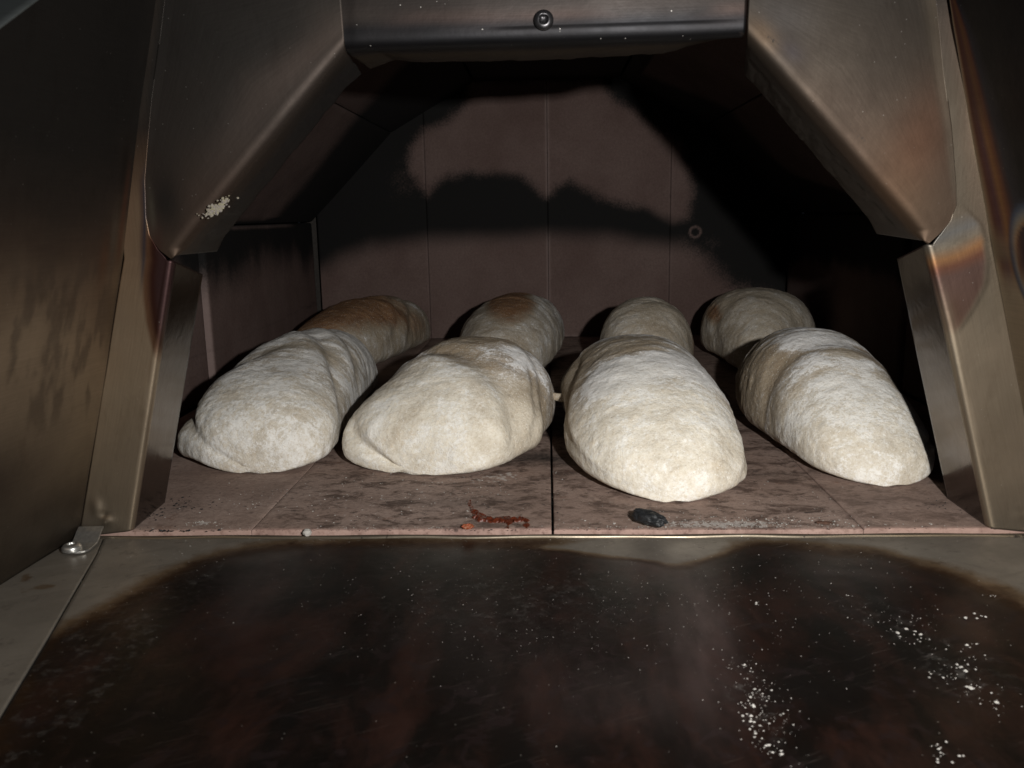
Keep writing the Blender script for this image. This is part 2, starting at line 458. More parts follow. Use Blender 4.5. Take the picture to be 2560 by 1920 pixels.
for i in range(4):
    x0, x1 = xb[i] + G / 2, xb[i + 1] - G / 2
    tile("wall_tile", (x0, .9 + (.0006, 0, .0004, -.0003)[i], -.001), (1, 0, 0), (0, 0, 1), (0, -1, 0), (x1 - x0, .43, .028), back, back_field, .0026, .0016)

# ---- side walls
def side_field(P):
    y, z = P[:, 1], P[:, 2]
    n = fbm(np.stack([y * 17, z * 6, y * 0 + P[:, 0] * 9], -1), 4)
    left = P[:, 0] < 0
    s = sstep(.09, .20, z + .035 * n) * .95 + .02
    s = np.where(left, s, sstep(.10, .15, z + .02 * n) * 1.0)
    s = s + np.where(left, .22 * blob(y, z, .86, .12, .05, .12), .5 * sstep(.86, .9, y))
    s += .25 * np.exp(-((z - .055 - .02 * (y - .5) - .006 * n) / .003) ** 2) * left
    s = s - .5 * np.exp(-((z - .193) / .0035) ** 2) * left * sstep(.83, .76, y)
    return dict(soot_dark=s, edgek=np.full(len(P), .9))
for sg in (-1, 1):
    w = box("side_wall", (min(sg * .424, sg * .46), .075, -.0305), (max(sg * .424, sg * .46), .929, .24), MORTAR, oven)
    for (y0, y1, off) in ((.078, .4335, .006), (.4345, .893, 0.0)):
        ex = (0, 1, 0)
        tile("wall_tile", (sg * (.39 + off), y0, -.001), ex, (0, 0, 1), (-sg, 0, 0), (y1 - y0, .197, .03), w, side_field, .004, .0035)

# ---- vault: two sloping slabs each side and a flat crown
SLb = [(.6606, .3346), (.6853, .2706), (.7215, .2071), (.6503, .2004)]
def roof_field(P):
    x, y, z = np.abs(P[:, 0]), P[:, 1], P[:, 2]
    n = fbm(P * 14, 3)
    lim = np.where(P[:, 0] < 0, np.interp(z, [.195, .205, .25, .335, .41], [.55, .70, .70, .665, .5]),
                   np.interp(z, [.195, .22, .25, .28, .34, .41], [.52, .57, .715, .735, .72, .8]))  # right side: corner panel's shadow painted in beyond this depth
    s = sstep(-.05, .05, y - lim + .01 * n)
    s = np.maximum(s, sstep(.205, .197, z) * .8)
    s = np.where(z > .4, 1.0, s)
    return dict(soot_dark=.36 + .7 * s, edgek=np.full(len(P), .1))
vault = box("vault", (-.16, .08, .452), (.16, .929, .48), MORTAR, oven)
a45 = math.sqrt(.5)
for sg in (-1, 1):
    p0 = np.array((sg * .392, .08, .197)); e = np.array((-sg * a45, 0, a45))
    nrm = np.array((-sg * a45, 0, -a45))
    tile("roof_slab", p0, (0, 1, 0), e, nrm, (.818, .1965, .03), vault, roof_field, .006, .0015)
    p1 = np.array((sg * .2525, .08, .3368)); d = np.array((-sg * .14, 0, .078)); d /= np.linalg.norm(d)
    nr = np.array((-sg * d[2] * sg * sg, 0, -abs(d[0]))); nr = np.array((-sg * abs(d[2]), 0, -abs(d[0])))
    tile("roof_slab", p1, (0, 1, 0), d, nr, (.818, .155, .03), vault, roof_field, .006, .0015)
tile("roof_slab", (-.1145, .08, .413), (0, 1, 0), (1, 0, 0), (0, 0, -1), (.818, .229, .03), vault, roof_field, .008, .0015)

# ---- steel mouth frame
BARE, STRAW, ORANGE, BROWN = (.350, .298, .228), (.22, .16, .085), (.21, .115, .050), (.120, .060, .035)
REDBR, PURPLE, BLUE, PALE = (.075, .032, .026), (.050, .026, .036), (.030, .038, .066), (.085, .090, .092)
TAN, UMBER, SLATE, BLACK = (.075, .056, .040), (.038, .030, .026), (.0300, .0280, .0265), (.008, .008, .009)
def tone(stops, x):
    xs = [a for a, _ in stops]
    return np.stack([np.interp(x, xs, [c[k] for _, c in stops]) for k in range(3)], -1)
def M(c, target, w):
    w = np.clip(np.asarray(w, float), 0, 1)[..., None]
    return c * (1 - w) + np.asarray(target) * w
def path(pts, t):
    P = np.asarray(pts, float); d = np.r_[0, np.cumsum(np.linalg.norm(np.diff(P, axis=0), axis=1))]
    t = np.asarray(t) * d[-1]
    return np.stack([np.interp(t, d, P[:, k]) for k in range(P.shape[1])], -1)
def frame_part(name, bend, outer, inner, rad, field, nu=90, nf=50, na=12, nr=26, shape=None, extra=None):
    u = np.linspace(0, 1, nu)
    B, O, I = path(bend, u), path(outer, u), path(inner, u)
    rows = []; kind = []; vv = []
    f = (O - B); fl_ = np.linalg.norm(f, axis=1, keepdims=True); fd = f / np.maximum(fl_, 1e-9)
    r = (I - B); rl = np.linalg.norm(r, axis=1, keepdims=True); rd = r / np.maximum(rl, 1e-9)
    rr = np.minimum(np.minimum(rad, fl_ * .6), rl * .6)
    S, E_ = B + fd * rr, B + rd * rr
    for t in np.linspace(0, 1, nf): rows.append(O * (1 - t) + S * t); vv.append(-1 + t); 
    for t in np.linspace(0, 1, na + 2)[1:-1]: rows.append(S * (1 - t) ** 2 + 2 * B * t * (1 - t) + E_ * t * t); vv.append(0.0)
    for t in np.linspace(0, 1, nr): rows.append(E_ * (1 - t) + I * t); vv.append(t)
    P = np.stack(rows, 1)
    V = np.broadcast_to(np.asarray(vv)[None], P.shape[:2]); U = np.broadcast_to(u[:, None], P.shape[:2])
    if shape is not None: P = shape(P, U, V)
    Pf = P.reshape(-1, 3)
    at = field(Pf, U.ravel(), V.ravel())
    F = grid_faces(*P.shape[:2])
    # make the front face look towards -Y
    a, b, c = Pf[F[0][0]], Pf[F[0][1]], Pf[F[0][2]]
    k = len(F) // 2
    nn = np.zeros(3)
    for q in F[:: max(1, len(F) // 50)]:
        nn += np.cross(Pf[q[1]] - Pf[q[0]], Pf[q[3]] - Pf[q[0]]) * (1 if V.ravel()[q[0]] < -.2 else 0)
    if nn[1] > 0: F = F[:, ::-1]
    suv = np.stack([U.ravel() * .25, np.cumsum(np.r_[0, np.linalg.norm(np.diff(P.mean(0), axis=0), axis=1)])[None].repeat(P.shape[0], 0).ravel(), Pf[:, 1] * 0], -1)
    at['suv'] = suv
    if extra is not None:                       # a second strip of the same sheet (outer curve, inner curve)
        t = np.linspace(0, 1, 110); w = np.linspace(0, 1, nf)
        Eo, Ei = path(extra[0], t), path(extra[1], t)
        Q = Eo[:, None] * (1 - w)[None, :, None] + Ei[:, None] * w[None, :, None]
        Q = Q + (P[-1, :nf] - Q[0])[None] * np.exp(-t * 14)[:, None, None]
        Q[0] = P[-1, :nf]
        Qf = Q.reshape(-1, 3); F2 = grid_faces(*Q.shape[:2])
        if np.cross(Qf[F2[0][1]] - Qf[F2[0][0]], Qf[F2[0][3]] - Qf[F2[0][0]])[1] > 0: F2 = F2[:, ::-1]
        a2 = field(Qf, np.full(len(Qf), .5), np.full(len(Qf), -.5))
        a2['suv'] = np.stack([Qf[:, 2], Qf[:, 0], Qf[:, 1] * 0], -1)
        F = np.vstack([F, F2 + len(Pf)]); Pf = np.vstack([Pf, Qf])
        at = {kk: np.concatenate([at[kk], a2[kk]]) for kk in at}
    at.setdefault('dust', np.full(len(Pf), .25))
    o = mesh_obj(name, Pf, F, STEEL, oven, at)
    if extra is not None:
        import bmesh
        bm = bmesh.new(); bm.from_mesh(o.data); bmesh.ops.remove_doubles(bm, verts=bm.verts, dist=2e-6); bm.to_mesh(o.data); bm.free()
    solidify(o, .0012)
    return o

IY = .058
# front-plane points (x, z), measured from the mouth
LB = [(-.2805, 0, .0004), (-.2488, 0, .1235), (-.2348, 0, .1785)]
RB = [(.2785, 0, .0004), (.2410, 0, .1312), (.2250, 0, .1805)]
LI = [(-.2838, IY, .0004), (-.2565, IY, .105), (-.2405, IY, .1660)]
RI = [(.2785, IY, .0004), (.2510, IY, .099), (.2320, IY, .1690)]
LS = [(-.3165, 0, -.0035), (-.2660, 0, .18)]
LSu = [(-.2660, 0, .18), (-.2651, 0, .2014), (-.2518, 0, .2528), (-.2459, 0, .274), (-.2300, 0, .335), (-.226, 0, .352)]
LCu = [(-.2352, .0002, .1800), (-.2420, 0, .1855), (-.2475, 0, .1943), (-.2491, 0, .2055), (-.2478, 0, .2271), (-.2445, 0, .2450), (-.2385, 0, .275), (-.2320, 0, .3002), (-.2250, 0, .330), (-.221, 0, .352)]
RCu = [(.2256, .0002, .1812), (.2319, 0, .1872), (.2377, 0, .1941), (.2405, 0, .2036), (.2392, 0, .2164), (.2344, 0, .2474), (.2279, 0, .278), (.2243, 0, .2982), (.2215, 0, .3135), (.2130, 0, .352)]
RS = [(.3150, 0, -.0035), (.2640, 0, .18)]
RSu = [(.2640, 0, .18), (.2520, 0, .2288), (.2425, 0, .262), (.2302, 0, .3032), (.2225, 0, .335), (.218, 0, .352)]
LT, RT = (-.1212, 0, .2996), (.1140, 0, .3005)

def jamb_field(sg):
    def f(P, U, V):
        x, z = np.abs(P[:, 0]), P[:, 2]
        xb_ = np.interp(z, [0, .125, .18], [.2795, .245, .230])           # bend line
        g = x - xb_                                                        # distance outwards from bend
        n = fbm(P * 22 + 5, 3)
        front = V < 0
        # tinted lens that grows towards the corner panel
        wl = np.interp(z, [.0, .110, .125, .14, .155, .170, .182, .195], [0, 0, .0060, .0120, .0165, .0190, .0195, .018]) * (1 + .05 * n)
        zlow = sstep(.110, .126, z)
        q = (wl + .002 - g) / .0045                                               # >0 inside the lens
        up_ = sstep(.190, .205, z)                                          # the strip beside the corner panel
        if sg < 0:
            c = tone([(0, (.22, .195, .16)), (.03, (.31, .265, .205)), (.10, BARE), (.15, (.29, .23, .165)), (.21, (.230, .165, .112)), (.235, (.105, .070, .048)), (.255, UMBER), (.28, SLATE), (.36, SLATE)], z + .012 * n)
            c = M(c, (.13, .062, .034), .85 * sstep(-.6, .1, q) * zlow * (1 - up_))
            c = M(c, (.042, .014, .011), .95 * sstep(.0, 1.1, q) * zlow * (1 - up_))
            c = M(c, (.060, .036, .040), .7 * sstep(.9, 2.0, q) * zlow * (1 - up_))
            lx = np.interp(z, [.14, .18, .2055, .2271, .245], [.2615, .2535, .2500, .2487, .2450])
            c = M(c, BLUE, .85 * np.exp(-((x - lx) / .0011) ** 2) * sstep(.150, .185, z) * sstep(.245, .215, z))
            c = M(c, PURPLE, .5 * np.exp(-((x - lx - .0016) / .0014) ** 2) * sstep(.165, .19, z) * sstep(.245, .215, z))
            c = M(c, (.060, .050, .043), .6 * np.exp(-((x - np.interp(z, [.25, .36], [.2495, .2235])) / .003) ** 2) * sstep(.25, .27, z))
        else:
            c = tone([(0, (.19, .17, .14)), (.04, (.23, .20, .16)), (.12, (.205, .178, .14)), (.18, (.115, .100, .078)), (.26, (.070, .060, .047)), (.30, (.06, .05, .042)), (.325, BLACK), (.36, BLACK)], z + .010 * n)
            wr = np.interp(z, [0, .122, .130, .142, .156, .170, .182, .192, .203], [0, 0, .0070, .0165, .0260, .0305, .0310, .0270, .0150]) * (1 + .04 * n)
            qr = (wr - g) / .004
            body = tone([(.120, (.120, .062, .040)), (.140, (.098, .058, .048)), (.164, (.098, .058, .052)), (.170, (.130, .055, .036)), (.1755, (.25, .130, .058)), (.182, (.170, .150, .120)), (.189, (.125, .130, .132)), (.198, (.125, .108, .086))], z + .004 * n - .25 * (g - .012))
            inn = sstep(.122, .132, z) * sstep(.205, .198, z)
            c = M(c, body, .9 * sstep(-.2, 1.0, qr) * inn)
            c = M(c, (.060, .050, .038), .6 * np.exp(-((qr + .1) / .35) ** 2) * inn)
            c = M(c, (.075, .042, .026), .5 * blob(x, z, .2445, .140, .004, .008))
        ridge = np.exp(-((g + .001) / .004) ** 2) * sstep(.165, .12, z)
        c = M(c, (.42, .37, .29), .5 * ridge)  # highlight along the bend painted into the tone
        # the return face; its dark foot is a reflection painted in
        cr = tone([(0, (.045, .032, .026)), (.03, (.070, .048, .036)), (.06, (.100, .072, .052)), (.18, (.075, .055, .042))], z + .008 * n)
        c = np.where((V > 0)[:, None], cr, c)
        soot_dark = .04 + .26 * sstep(.012, .0, z) + .1 * blob(x, z, .291, .012, .006, .006)
        soot_dark = np.where(V > 0, soot_dark + .08, soot_dark)
        return dict(tone=c, soot_dark=soot_dark, dust=np.full(len(P), .2), rgh=np.where(V > 0, .17, .44))
    return f
def jamb_shape(sg):
    def f(P, U, V):
        P = P.copy()
        x, z = np.abs(P[..., 0]), P[..., 2]
        fr = (V < 0)
        d = blob(x, z, .302, .017, .004, .006) * .0011 + blob(x, z, .296, .0085, .004, .003) * .0013 - blob(x, z, .298, .012, .003, .002) * .001
        d = d * (1.6 if sg < 0 else .2) + .0004 * fbm(P * 25, 2)
        P[..., 1] -= d * fr
        return P
    return f
jl = frame_part("door_jamb", LB, LS, LI, .0042, jamb_field(-1), 140, 40, shape=jamb_shape(-1), extra=(LSu, LCu))
jr = frame_part("door_jamb", RB, RS, RI, .0045, jamb_field(1), 140, 40, shape=jamb_shape(1), extra=(RSu, RCu))

def corner_field(sg):
    def f(P, U, V):
        x, z = np.abs(P[:, 0]), P[:, 2]
        n = fbm(P * 18 + 2, 3)
        bend_d = np.abs(V + .02)
        if sg < 0:
            c = tone([(.18, (.085, .062, .046)), (.20, (.066, .047, .037)), (.225, (.054, .040, .033)), (.255, (.038, .033, .030)), (.30, SLATE), (.36, SLATE)], z + .012 * n + .15 * (x - .225))
            c = M(c, (.018, .0165, .0155), .85 * blob(x, z, .236, .214, .011, .020))
            c = M(c, (.105, .100, .080), .55 * blob(x, z, .2455, .207, .0022, .016))
            c = M(c, (.06, .03, .024), .7 * blob(x, z, .2445, .190, .004, .010))
            c = M(c, (.095, .076, .068), .65 * np.exp(-((V + .10) / .15) ** 2) * sstep(.20, .30, z))
            c = M(c, (.068, .057, .051), .7 * blob(x, z, .122, .314, .018, .014))
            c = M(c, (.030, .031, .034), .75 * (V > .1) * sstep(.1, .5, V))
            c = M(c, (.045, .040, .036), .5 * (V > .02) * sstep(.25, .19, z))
            soot_dark = .05 + .28 * (V > .02) * sstep(.1, .45, fbm(P * 60, 3)) * sstep(.2, .24, z)
        else:
            c = tone([(.18, (.066, .046, .033)), (.23, (.056, .040, .030)), (.28, (.040, .033, .027)), (.32, (.034, .030, .026)), (.36, SLATE)], z + .015 * n)
            c = M(c, (.088, .046, .029), .8 * blob(x, z, .214, .232, .016, .040, -.35))
            c = M(c, (.086, .060, .038), .5 * blob(x, z, .208, .205, .020, .030, .3))
            c = M(c, (.038, .036, .037), .6 * blob(x, z, .135, .310, .018, .016))
            c = M(c, (.095, .066, .042), .6 * blob(x, z, .124, .302, .012, .006, -.75))
            c = M(c, (.030, .028, .036), .5 * blob(x, z, .141, .292, .008, .005, -.75))
            c = M(c, (.066, .055, .042), .8 * sstep(-.80, -.97, V) * sstep(.195, .22, z))
            c = M(c, (.052, .048, .044), .75 * (V > .0) * sstep(.0, .15, V))
            crack = np.exp(-((V - .02 - .10 * n) / .05) ** 2) * sstep(.222, .245, z) * sstep(-.1, .25, fbm(P * np.array((60, 60, 60)), 3))
            soot_dark = .04 + .40 * crack + .3 * sstep(.1165, .1150, x) * (z < .31) * (V < .1)
            soot_dark += .9 * sstep(.318, .335, z - .25 * (x - .21)) * sstep(.195, .215, x)  # darkens towards the upper outer corner
        return dict(tone=c, soot_dark=soot_dark, dust=np.full(len(P), .12), rgh=np.full(len(P), .56))
    return f
def corner_shape(sg):
    def f(P, U, V):
        P = P.copy()
        # the panel bulges slightly and turns back at its outer side
        k = np.clip(-V, 0, 1)
        P[..., 1] += (.010 * sstep(.78, 1.0, k) * 0 - .0008 * np.sin(np.pi * np.clip(k / .9, 0, 1)) * np.sin(np.pi * np.clip(U, 0, 1)) ** 2) 
        P[..., 1] -= .0005 * fbm(P * 20, 2) * k * sstep(1, .85, U)
        # buckles and torn lip on the return
        w = fbm(np.stack([U * 22, V * 3, U * 0], -1), 3)
        P[..., 2] += (.0012 * w * (V > .3)) * sstep(.02, .1, U)
        return P
    return f
g1 = .0009
cl = frame_part("corner_panel", [(-.2330, 0, .1815), (-.1198, 0, .2996)], [(x - .0010, .00018, z - .0006) for x, y, z in LCu] + [(-.1205, 0, .352)],
                [(-.2290, IY, .1815), (-.2222, IY, .1925), (-.1310, IY, .2890), (-.1225, IY, .2955)], .009, corner_field(-1), 150, 80, 16, shape=corner_shape(-1))
cr_ = frame_part("corner_panel", [(.2240, 0, .1825), (.1150, 0, .2995)], [(x + .0010, .00018, z - .0006) for x, y, z in RCu] + [(.1155, 0, .352)],
                 [(.2175, IY, .1855), (.2110, IY, .1965), (.1275, IY, .2885), (.1265, IY, .2925)], .010, corner_field(1), 150, 80, 16, shape=corner_shape(1))
def lintel_field(P, U, V):
    x, z = P[:, 0], P[:, 2]
    n = fbm(P * 20 + 9, 3)
    pt = fbm(P * np.array((16, 1, 45)) + 3, 3)
    c = np.repeat(np.array([(.034, .030, .029)]), len(P), 0) * (1 + .3 * n)[:, None]
    c = M(c, (.088, .062, .054), .85 * np.exp(-((z - .3135) / .0055) ** 2) * np.clip(.45 + 1.6 * pt, 0, 1))
    c = M(c, (.068, .057, .051), .7 * blob(x, z, -.112, .312, .018, .010))
    c = M(c, (.0110, .0125, .0160), .88 * np.exp(-((V + .02) / .15) ** 2))
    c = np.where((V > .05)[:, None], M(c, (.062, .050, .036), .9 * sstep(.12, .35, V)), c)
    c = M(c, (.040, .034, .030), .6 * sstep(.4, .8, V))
    soot_dark = .06 + .22 * (V > .4) * sstep(.1, .4, fbm(P * 90, 3))
    soot_dark += .5 * sstep(.106, .114, x) * sstep(.1, .5, fbm(P * 120, 3) + .3)
    return dict(tone=c, soot_dark=soot_dark, dust=np.full(len(P), .6), rgh=np.full(len(P), .48))
def lintel_shape(P, U, V):
    P = P.copy()
    w = fbm(np.stack([U * 30, V * 2, U * 0 + 4], -1), 3)
    P[..., 2] += (.0007 * w * sstep(.3, 1, V))
    P[..., 1] -= .0008 * fbm(P * np.array((14, 14, 30)), 2) * (V < 0) * sstep(0, .12, U)
    P[..., 1] += .00025 * sstep(-.112, -.119, P[..., 0])
    return P
lintel = frame_part("lintel", [LT, RT], [(-.1226, 0, .352), (.1145, 0, .352)],
                    [(-.1165, IY, .2985), (-.100, IY, .3035), (-.088, IY, .3015), (0, IY, .3008), (.075, IY, .3030), (.092, IY, .3070), (.1120, IY, .3120)], .009, lintel_field, 160, 50, 12, shape=lintel_shape)

# screw in the lintel
def dome(name, c, r, hgt, axis, mat, parent, n=28, rim=.0, slot=False, lump=0.0):
    """pan head: dished dome on an axis"""
    az = np.asarray(axis, float); az /= np.linalg.norm(az)
    t = np.cross(az, (0.3, 1, .2)); t /= np.linalg.norm(t); b = np.cross(az, t)
    prof = [(1.0, 0), (1.0, .35), (.95, .62), (.82, .85), (.6, .97), (.42, 1.0), (.36, .92), (.30, .62), (.15, .55), (0.001, .53)]
    V = []
    for (pr, pz) in prof:
        for k in range(n):
            a = 2 * math.pi * k / n
            rr = pr * r
            if pr < .4: rr = pr * r * (1 + .35 * abs(math.cos(2 * a)))
            V.append(np.asarray(c) + t * math.cos(a) * rr + b * math.sin(a) * rr + az * pz * hgt)
    F = grid_faces(len(prof), n, wrap_v=True)
    o = mesh_obj(name, V, F, mat, parent)
    o.data.validate()
    # orient outward
    import bmesh
    bm = bmesh.new(); bm.from_mesh(o.data); bmesh.ops.recalc_face_normals(bm, faces=bm.faces); bm.to_mesh(o.data); bm.free()
    return o
dome("screw", (-.0024, -.0004, .3128), .0058, .0036, (0, -1, .06), DARKZINC, lintel)

# ---- hood side panels (bent forward from the jamb seams) with a folded front flange
def hood_panel(sg):
    zs = np.linspace(-.0035, .352, 150)
    xs = np.interp(zs, [-.0035, .18, .27, .335, .352], [.3170, .2668, .2462, .2295, .2255]) if sg < 0 else \
         np.interp(zs, [-.0035, .18, .262, .3032, .335, .352], [.3158, .2648, .2428, .2310, .2233, .2190])
    ye = -.104 - (.306 - zs) / .74                  # slanting front edge
    ye = np.maximum(ye, -.47)
    nv = 130
    t = np.linspace(0, 1, nv) ** 1.6
    Y = ye[:, None] * t[None]
    Z = np.repeat(zs[:, None], nv, 1)
    X = xs[:, None] + .0008 + .06 * (-Y) * 1.0
    # soft roll where the sheet leaves the seam and a gentle waviness
    X = X + .0012 * fbm(np.stack([Y * 9, Z * 9, Z * 0 + sg], -1), 2) - .0010 * np.exp(Y / .004)
    P = np.stack([sg * X, Y, Z], -1).reshape(-1, 3)
    s = -P[:, 1]; z = P[:, 2]; n = fbm(P * np.array((20, 20, 8)), 4); n2 = fbm(P * np.array((60, 60, 9)), 3)
    n3 = fbm(P * np.array((130, 130, 22)), 3)
    if sg < 0:
        c = tone([(0, (.085, .073, .06)), (.03, (.15, .126, .098)), (.07, (.29, .242, .180)), (.12, (.30, .242, .178)), (.150, (.19, .145, .106)), (.18, (.085, .062, .048)), (.205, (.045, .036, .031)), (.24, (.026, .0245, .0235)), (.36, (.025, .024, .0235))], z + .016 * n - .06 * s)
        drip = sstep(-.02, .30, n3) * sstep(.075, .10, z) * sstep(.205, .165, z)
        c = M(c, (.085, .066, .053), .55 * drip)
        c = M(c, (.050, .038, .033), .75 * blob(s, z, .105, .062, .05, .026))
        c = M(c, (.055, .045, .038), .5 * blob(s, z, .03, .030, .03, .012))
        near = sstep(.17, .19, z)
        c = M(c, (.155, .120, .085), .8 * np.exp(-(s / .007) ** 2) * sstep(.215, .185, z) * sstep(.10, .14, z))
        c = M(c, (.085, .040, .028), .7 * np.exp(-((s - .004) / .0025) ** 2) * near * sstep(.245, .225, z))
        c = M(c, (.090, .085, .075), .6 * blob(s, z, .0115, .192, .003, .016))
        c = M(c, BROWN, .6 * blob(s, z, .019, .180, .005, .014))
        c = M(c, BLACK, .8 * blob(s, z, .008, .235, .004, .020))
        soot_dark = .05 + .20 * sstep(.03, .0, z) + .06 * n
        rg = .46 + .08 * sstep(.15, .2, z)
    else:
        w = np.interp(z, [0, .16, .20, .24, .27, .30, .32], [.020, .020, .019, .016, .012, .008, .003])
        q = s / w + .10 * n
        c = tone([(0, (.30, .25, .18)), (.10, (.26, .17, .11)), (.25, (.13, .056, .044)), (.50, (.105, .045, .055)), (.80, (.22, .110, .045)), (1.0, (.15, .058, .026)), (1.25, (.050, .024, .026)), (1.5, (.022, .022, .032)), (2.2, BLACK), (9, BLACK)], q)
        c = M(c, (.085, .042, .028), .65 * sstep(.235, .26, z) * sstep(1.3, .9, q) * sstep(.1, .3, q))
        low = sstep(.192, .176, z + .15 * (s - .02))
        c = M(c, (.30, .255, .190), .95 * sstep(.172, .150, z))
        c = M(c, (.20, .165, .115), .8 * low * sstep(.165, .175, z) * sstep(.03, .015, s))
        rho = np.hypot((s - .036) / .0165, (z - .171) / .026) + .05 * n
        ring = tone([(0, (.075, .045, .038)), (.40, (.080, .040, .036)), (.52, (.040, .045, .075)), (.63, (.11, .040, .040)), (.75, (.26, .110, .045)), (.90, (.26, .21, .14)), (1.02, (.19, .20, .20)), (1.16, (.060, .085, .140)), (1.32, (.028, .030, .045))], rho)
        c = M(c, ring, .9 * sstep(1.38, 1.18, rho) * sstep(.140, .165, z + .2 * (rho - 1)))
        soot_dark = .03 + .0 * z
        rg = np.full(len(P), .46)
    P2 = dict(tone=c, rgh=rg, soot_dark=soot_dark, dust=np.full(len(P), .12), suv=np.stack([s, z, z * 0], -1))
    o = mesh_obj("hood_panel", P, grid_faces(len(zs), nv, flip=(sg > 0)), STEEL, oven, P2)
    solidify(o, .0012)
    # folded flange along the slanting edge
    k = zs > .02
    A = np.stack([sg * X[k, -1], Y[k, -1], Z[k, -1]], -1)
    Bq = A + np.array((sg * .055, 0, 0))
    tt = np.linspace(0, 1, 12)
    Pq = (A[:, None] * (1 - tt)[None, :, None] + Bq[:, None] * tt[None, :, None])
    Pq[..., 1] -= .001
    Pr = Pq.reshape(-1, 3)
    fo = mesh_obj("folded_edge", Pr, grid_faces(Pq.shape[0], 12, flip=(sg > 0)), STEEL, o,
                  dict(tone=np.repeat(np.array([(.17, .20, .215)]), len(Pr), 0), rgh=np.full(len(Pr), .5), soot_dark=np.full(len(Pr), .05), dust=np.full(len(Pr), .3), suv=np.stack([Pr[:, 0], Pr[:, 2], Pr[:, 2] * 0], -1)))
    solidify(fo, .0012)
    return o
hood_panel(-1); hood_panel(1)

# ---- landing shelf
STAIN = [(-.222, -.50), (-.2283, -.2361), (-.2347, -.2112), (-.2545, -.1439), (-.2417, -.1158), (-.2297, -.0705), (-.2067, -.0307), (-.1753, -.017), (-.1244, -.0126), (-.0262, -.0119), (.012, -.0168), (.0296, -.0189), (.0665, -.0237), (.0989, -.0219), (.1118, -.0194), (.153, -.0222), (.1974, -.0338), (.2286, -.0684), (.245, -.1032), (.2533, -.1373), (.25, -.50)]
SZ = -.004
def shelf_x(y):                                   # seam between shelf plate and side flange
    return np.interp(-y, [0, .0277, .1369, .2077, .47], [.3000, .2898, .2572, .2370, .175])
def shelf_field(P):
    x, y = P[:, 0], P[:, 1]
    d = sdf(STAIN, x, y) + .004 * fbm(P * 40, 3)
    st = .5 + np.clip(d / .040, -1, 1) * .42
    n = fbm(P * 30, 3)
    # lighter gap in the stain towards the oven, right of the middle
    gap = blob(x, y, .062, -.024, .040, .016) * .55 + blob(x, y, .020, -.020, .05, .006) * .2
    st = st - gap - .26 * blob(x, y, .074, -.055, .018, .040) + .30 * blob(x, y, .128, -.045, .016, .022) - .20 * blob(x, y, .098, -.05, .02, .02) * (x > .09) * 0
    w = .62 * blob(x, y, .080, -.100, .013, .052, -.10) + .40 * blob(x, y, .068, -.150, .015, .05, -.1) + .45 * blob(x, y, .058, -.045, .022, .025)
    w += .30 * blob(x, y, -.168, -.085, .016, .05, .12) + .16 * blob(x, y, -.01, -.13, .06, .05)
    w += .18 * blob(x, y, .03, -.19, .05, .03) + .22 * blob(x, y, .175, -.060, .03, .006, -.25)
    w = w * sstep(.0, .02, d + .012)
    dust = .35 + .30 * blob(x, y, -.02, -.09, .10, .06) + .45 * blob(x, y, .185, -.165, .022, .03) + .40 * blob(x, y, .085, -.19, .012, .035) + .30 * blob(x, y, .17, -.11, .03, .025) + .3 * (x < -.2)
    return dict(soot_dark=np.clip(st, 0, 1), tint=np.clip(w, 0, 1), dust=dust, suv=np.stack([x * .9 + y * .45, y * .9 - x * .45, x * 0], -1))
ny, nx = 190, 230
yy = -np.linspace(.0004, 1, ny) * .45
T_, U_ = np.meshgrid(np.linspace(-1, 1, nx), yy, indexing='xy')
Xs = T_ * (shelf_x(U_) - .0005)
Ps = np.stack([Xs, U_, np.full_like(Xs, SZ)], -1)
Ps[..., 2] += .0005 * fbm(Ps * 12, 2)
shelf = mesh_obj("landing_shelf", Ps.reshape(-1, 3), grid_faces(ny, nx), SHELF, oven, shelf_field(Ps.reshape(-1, 3)))
solidify(shelf, .0015)
for sg in (-1, 1):
    tt = np.linspace(0, 1, 60)
    xi = shelf_x(yy)[:, None] + .0004; xo = (.3165 + .06 * (-yy))[:, None] + .0015
    Xf = sg * (xi * (1 - tt) + xo * tt)
    Pf = np.stack([Xf, np.repeat(yy[:, None], 60, 1), np.full_like(Xf, SZ + .0006)], -1)
    Pf[..., 2] += .0004 * fbm(Pf * 15 + 3, 2)
    Pr = Pf.reshape(-1, 3)
    fa = shelf_field(Pr)
    nn_ = fbm(Pr * 60, 3)
    fa['soot_dark'] = np.clip(.16 + .12 * nn_ + .14 * sstep(.3, .6, nn_), 0, .38); fa['tint'] = fa['tint'] * 0
    fo = mesh_obj("side_flange", Pr, grid_faces(ny, 60, flip=(sg < 0)), SHELF, shelf, fa)
    solidify(fo, .0015)
# rounded lip against the tiles
nl, na = 200, 9
xl = np.linspace(-.315, .3145, nl)
Pl = []
for x in xl:
    for a in np.linspace(0, math.pi, na):
        w = .0016 + .0003 * math.sin(x * 90)
        Pl.append((x, -.0022 - w * math.cos(a) , SZ + .0001 + .0019 * math.sin(a) + .00025 * math.sin(x * 57 + 1)))
Pl = np.array(Pl)
nl_ = fbm(Pl * 30, 3)
lip = mesh_obj("folded_lip", Pl, grid_faces(nl, na, flip=True), STEEL, shelf,
               dict(tone=np.repeat(np.array([(.20, .18, .145)]), len(Pl), 0), rgh=np.full(len(Pl), .36), soot_dark=.14 + .45 * np.abs(nl_), dust=np.full(len(Pl), 1.0), suv=Pl * 1.0))

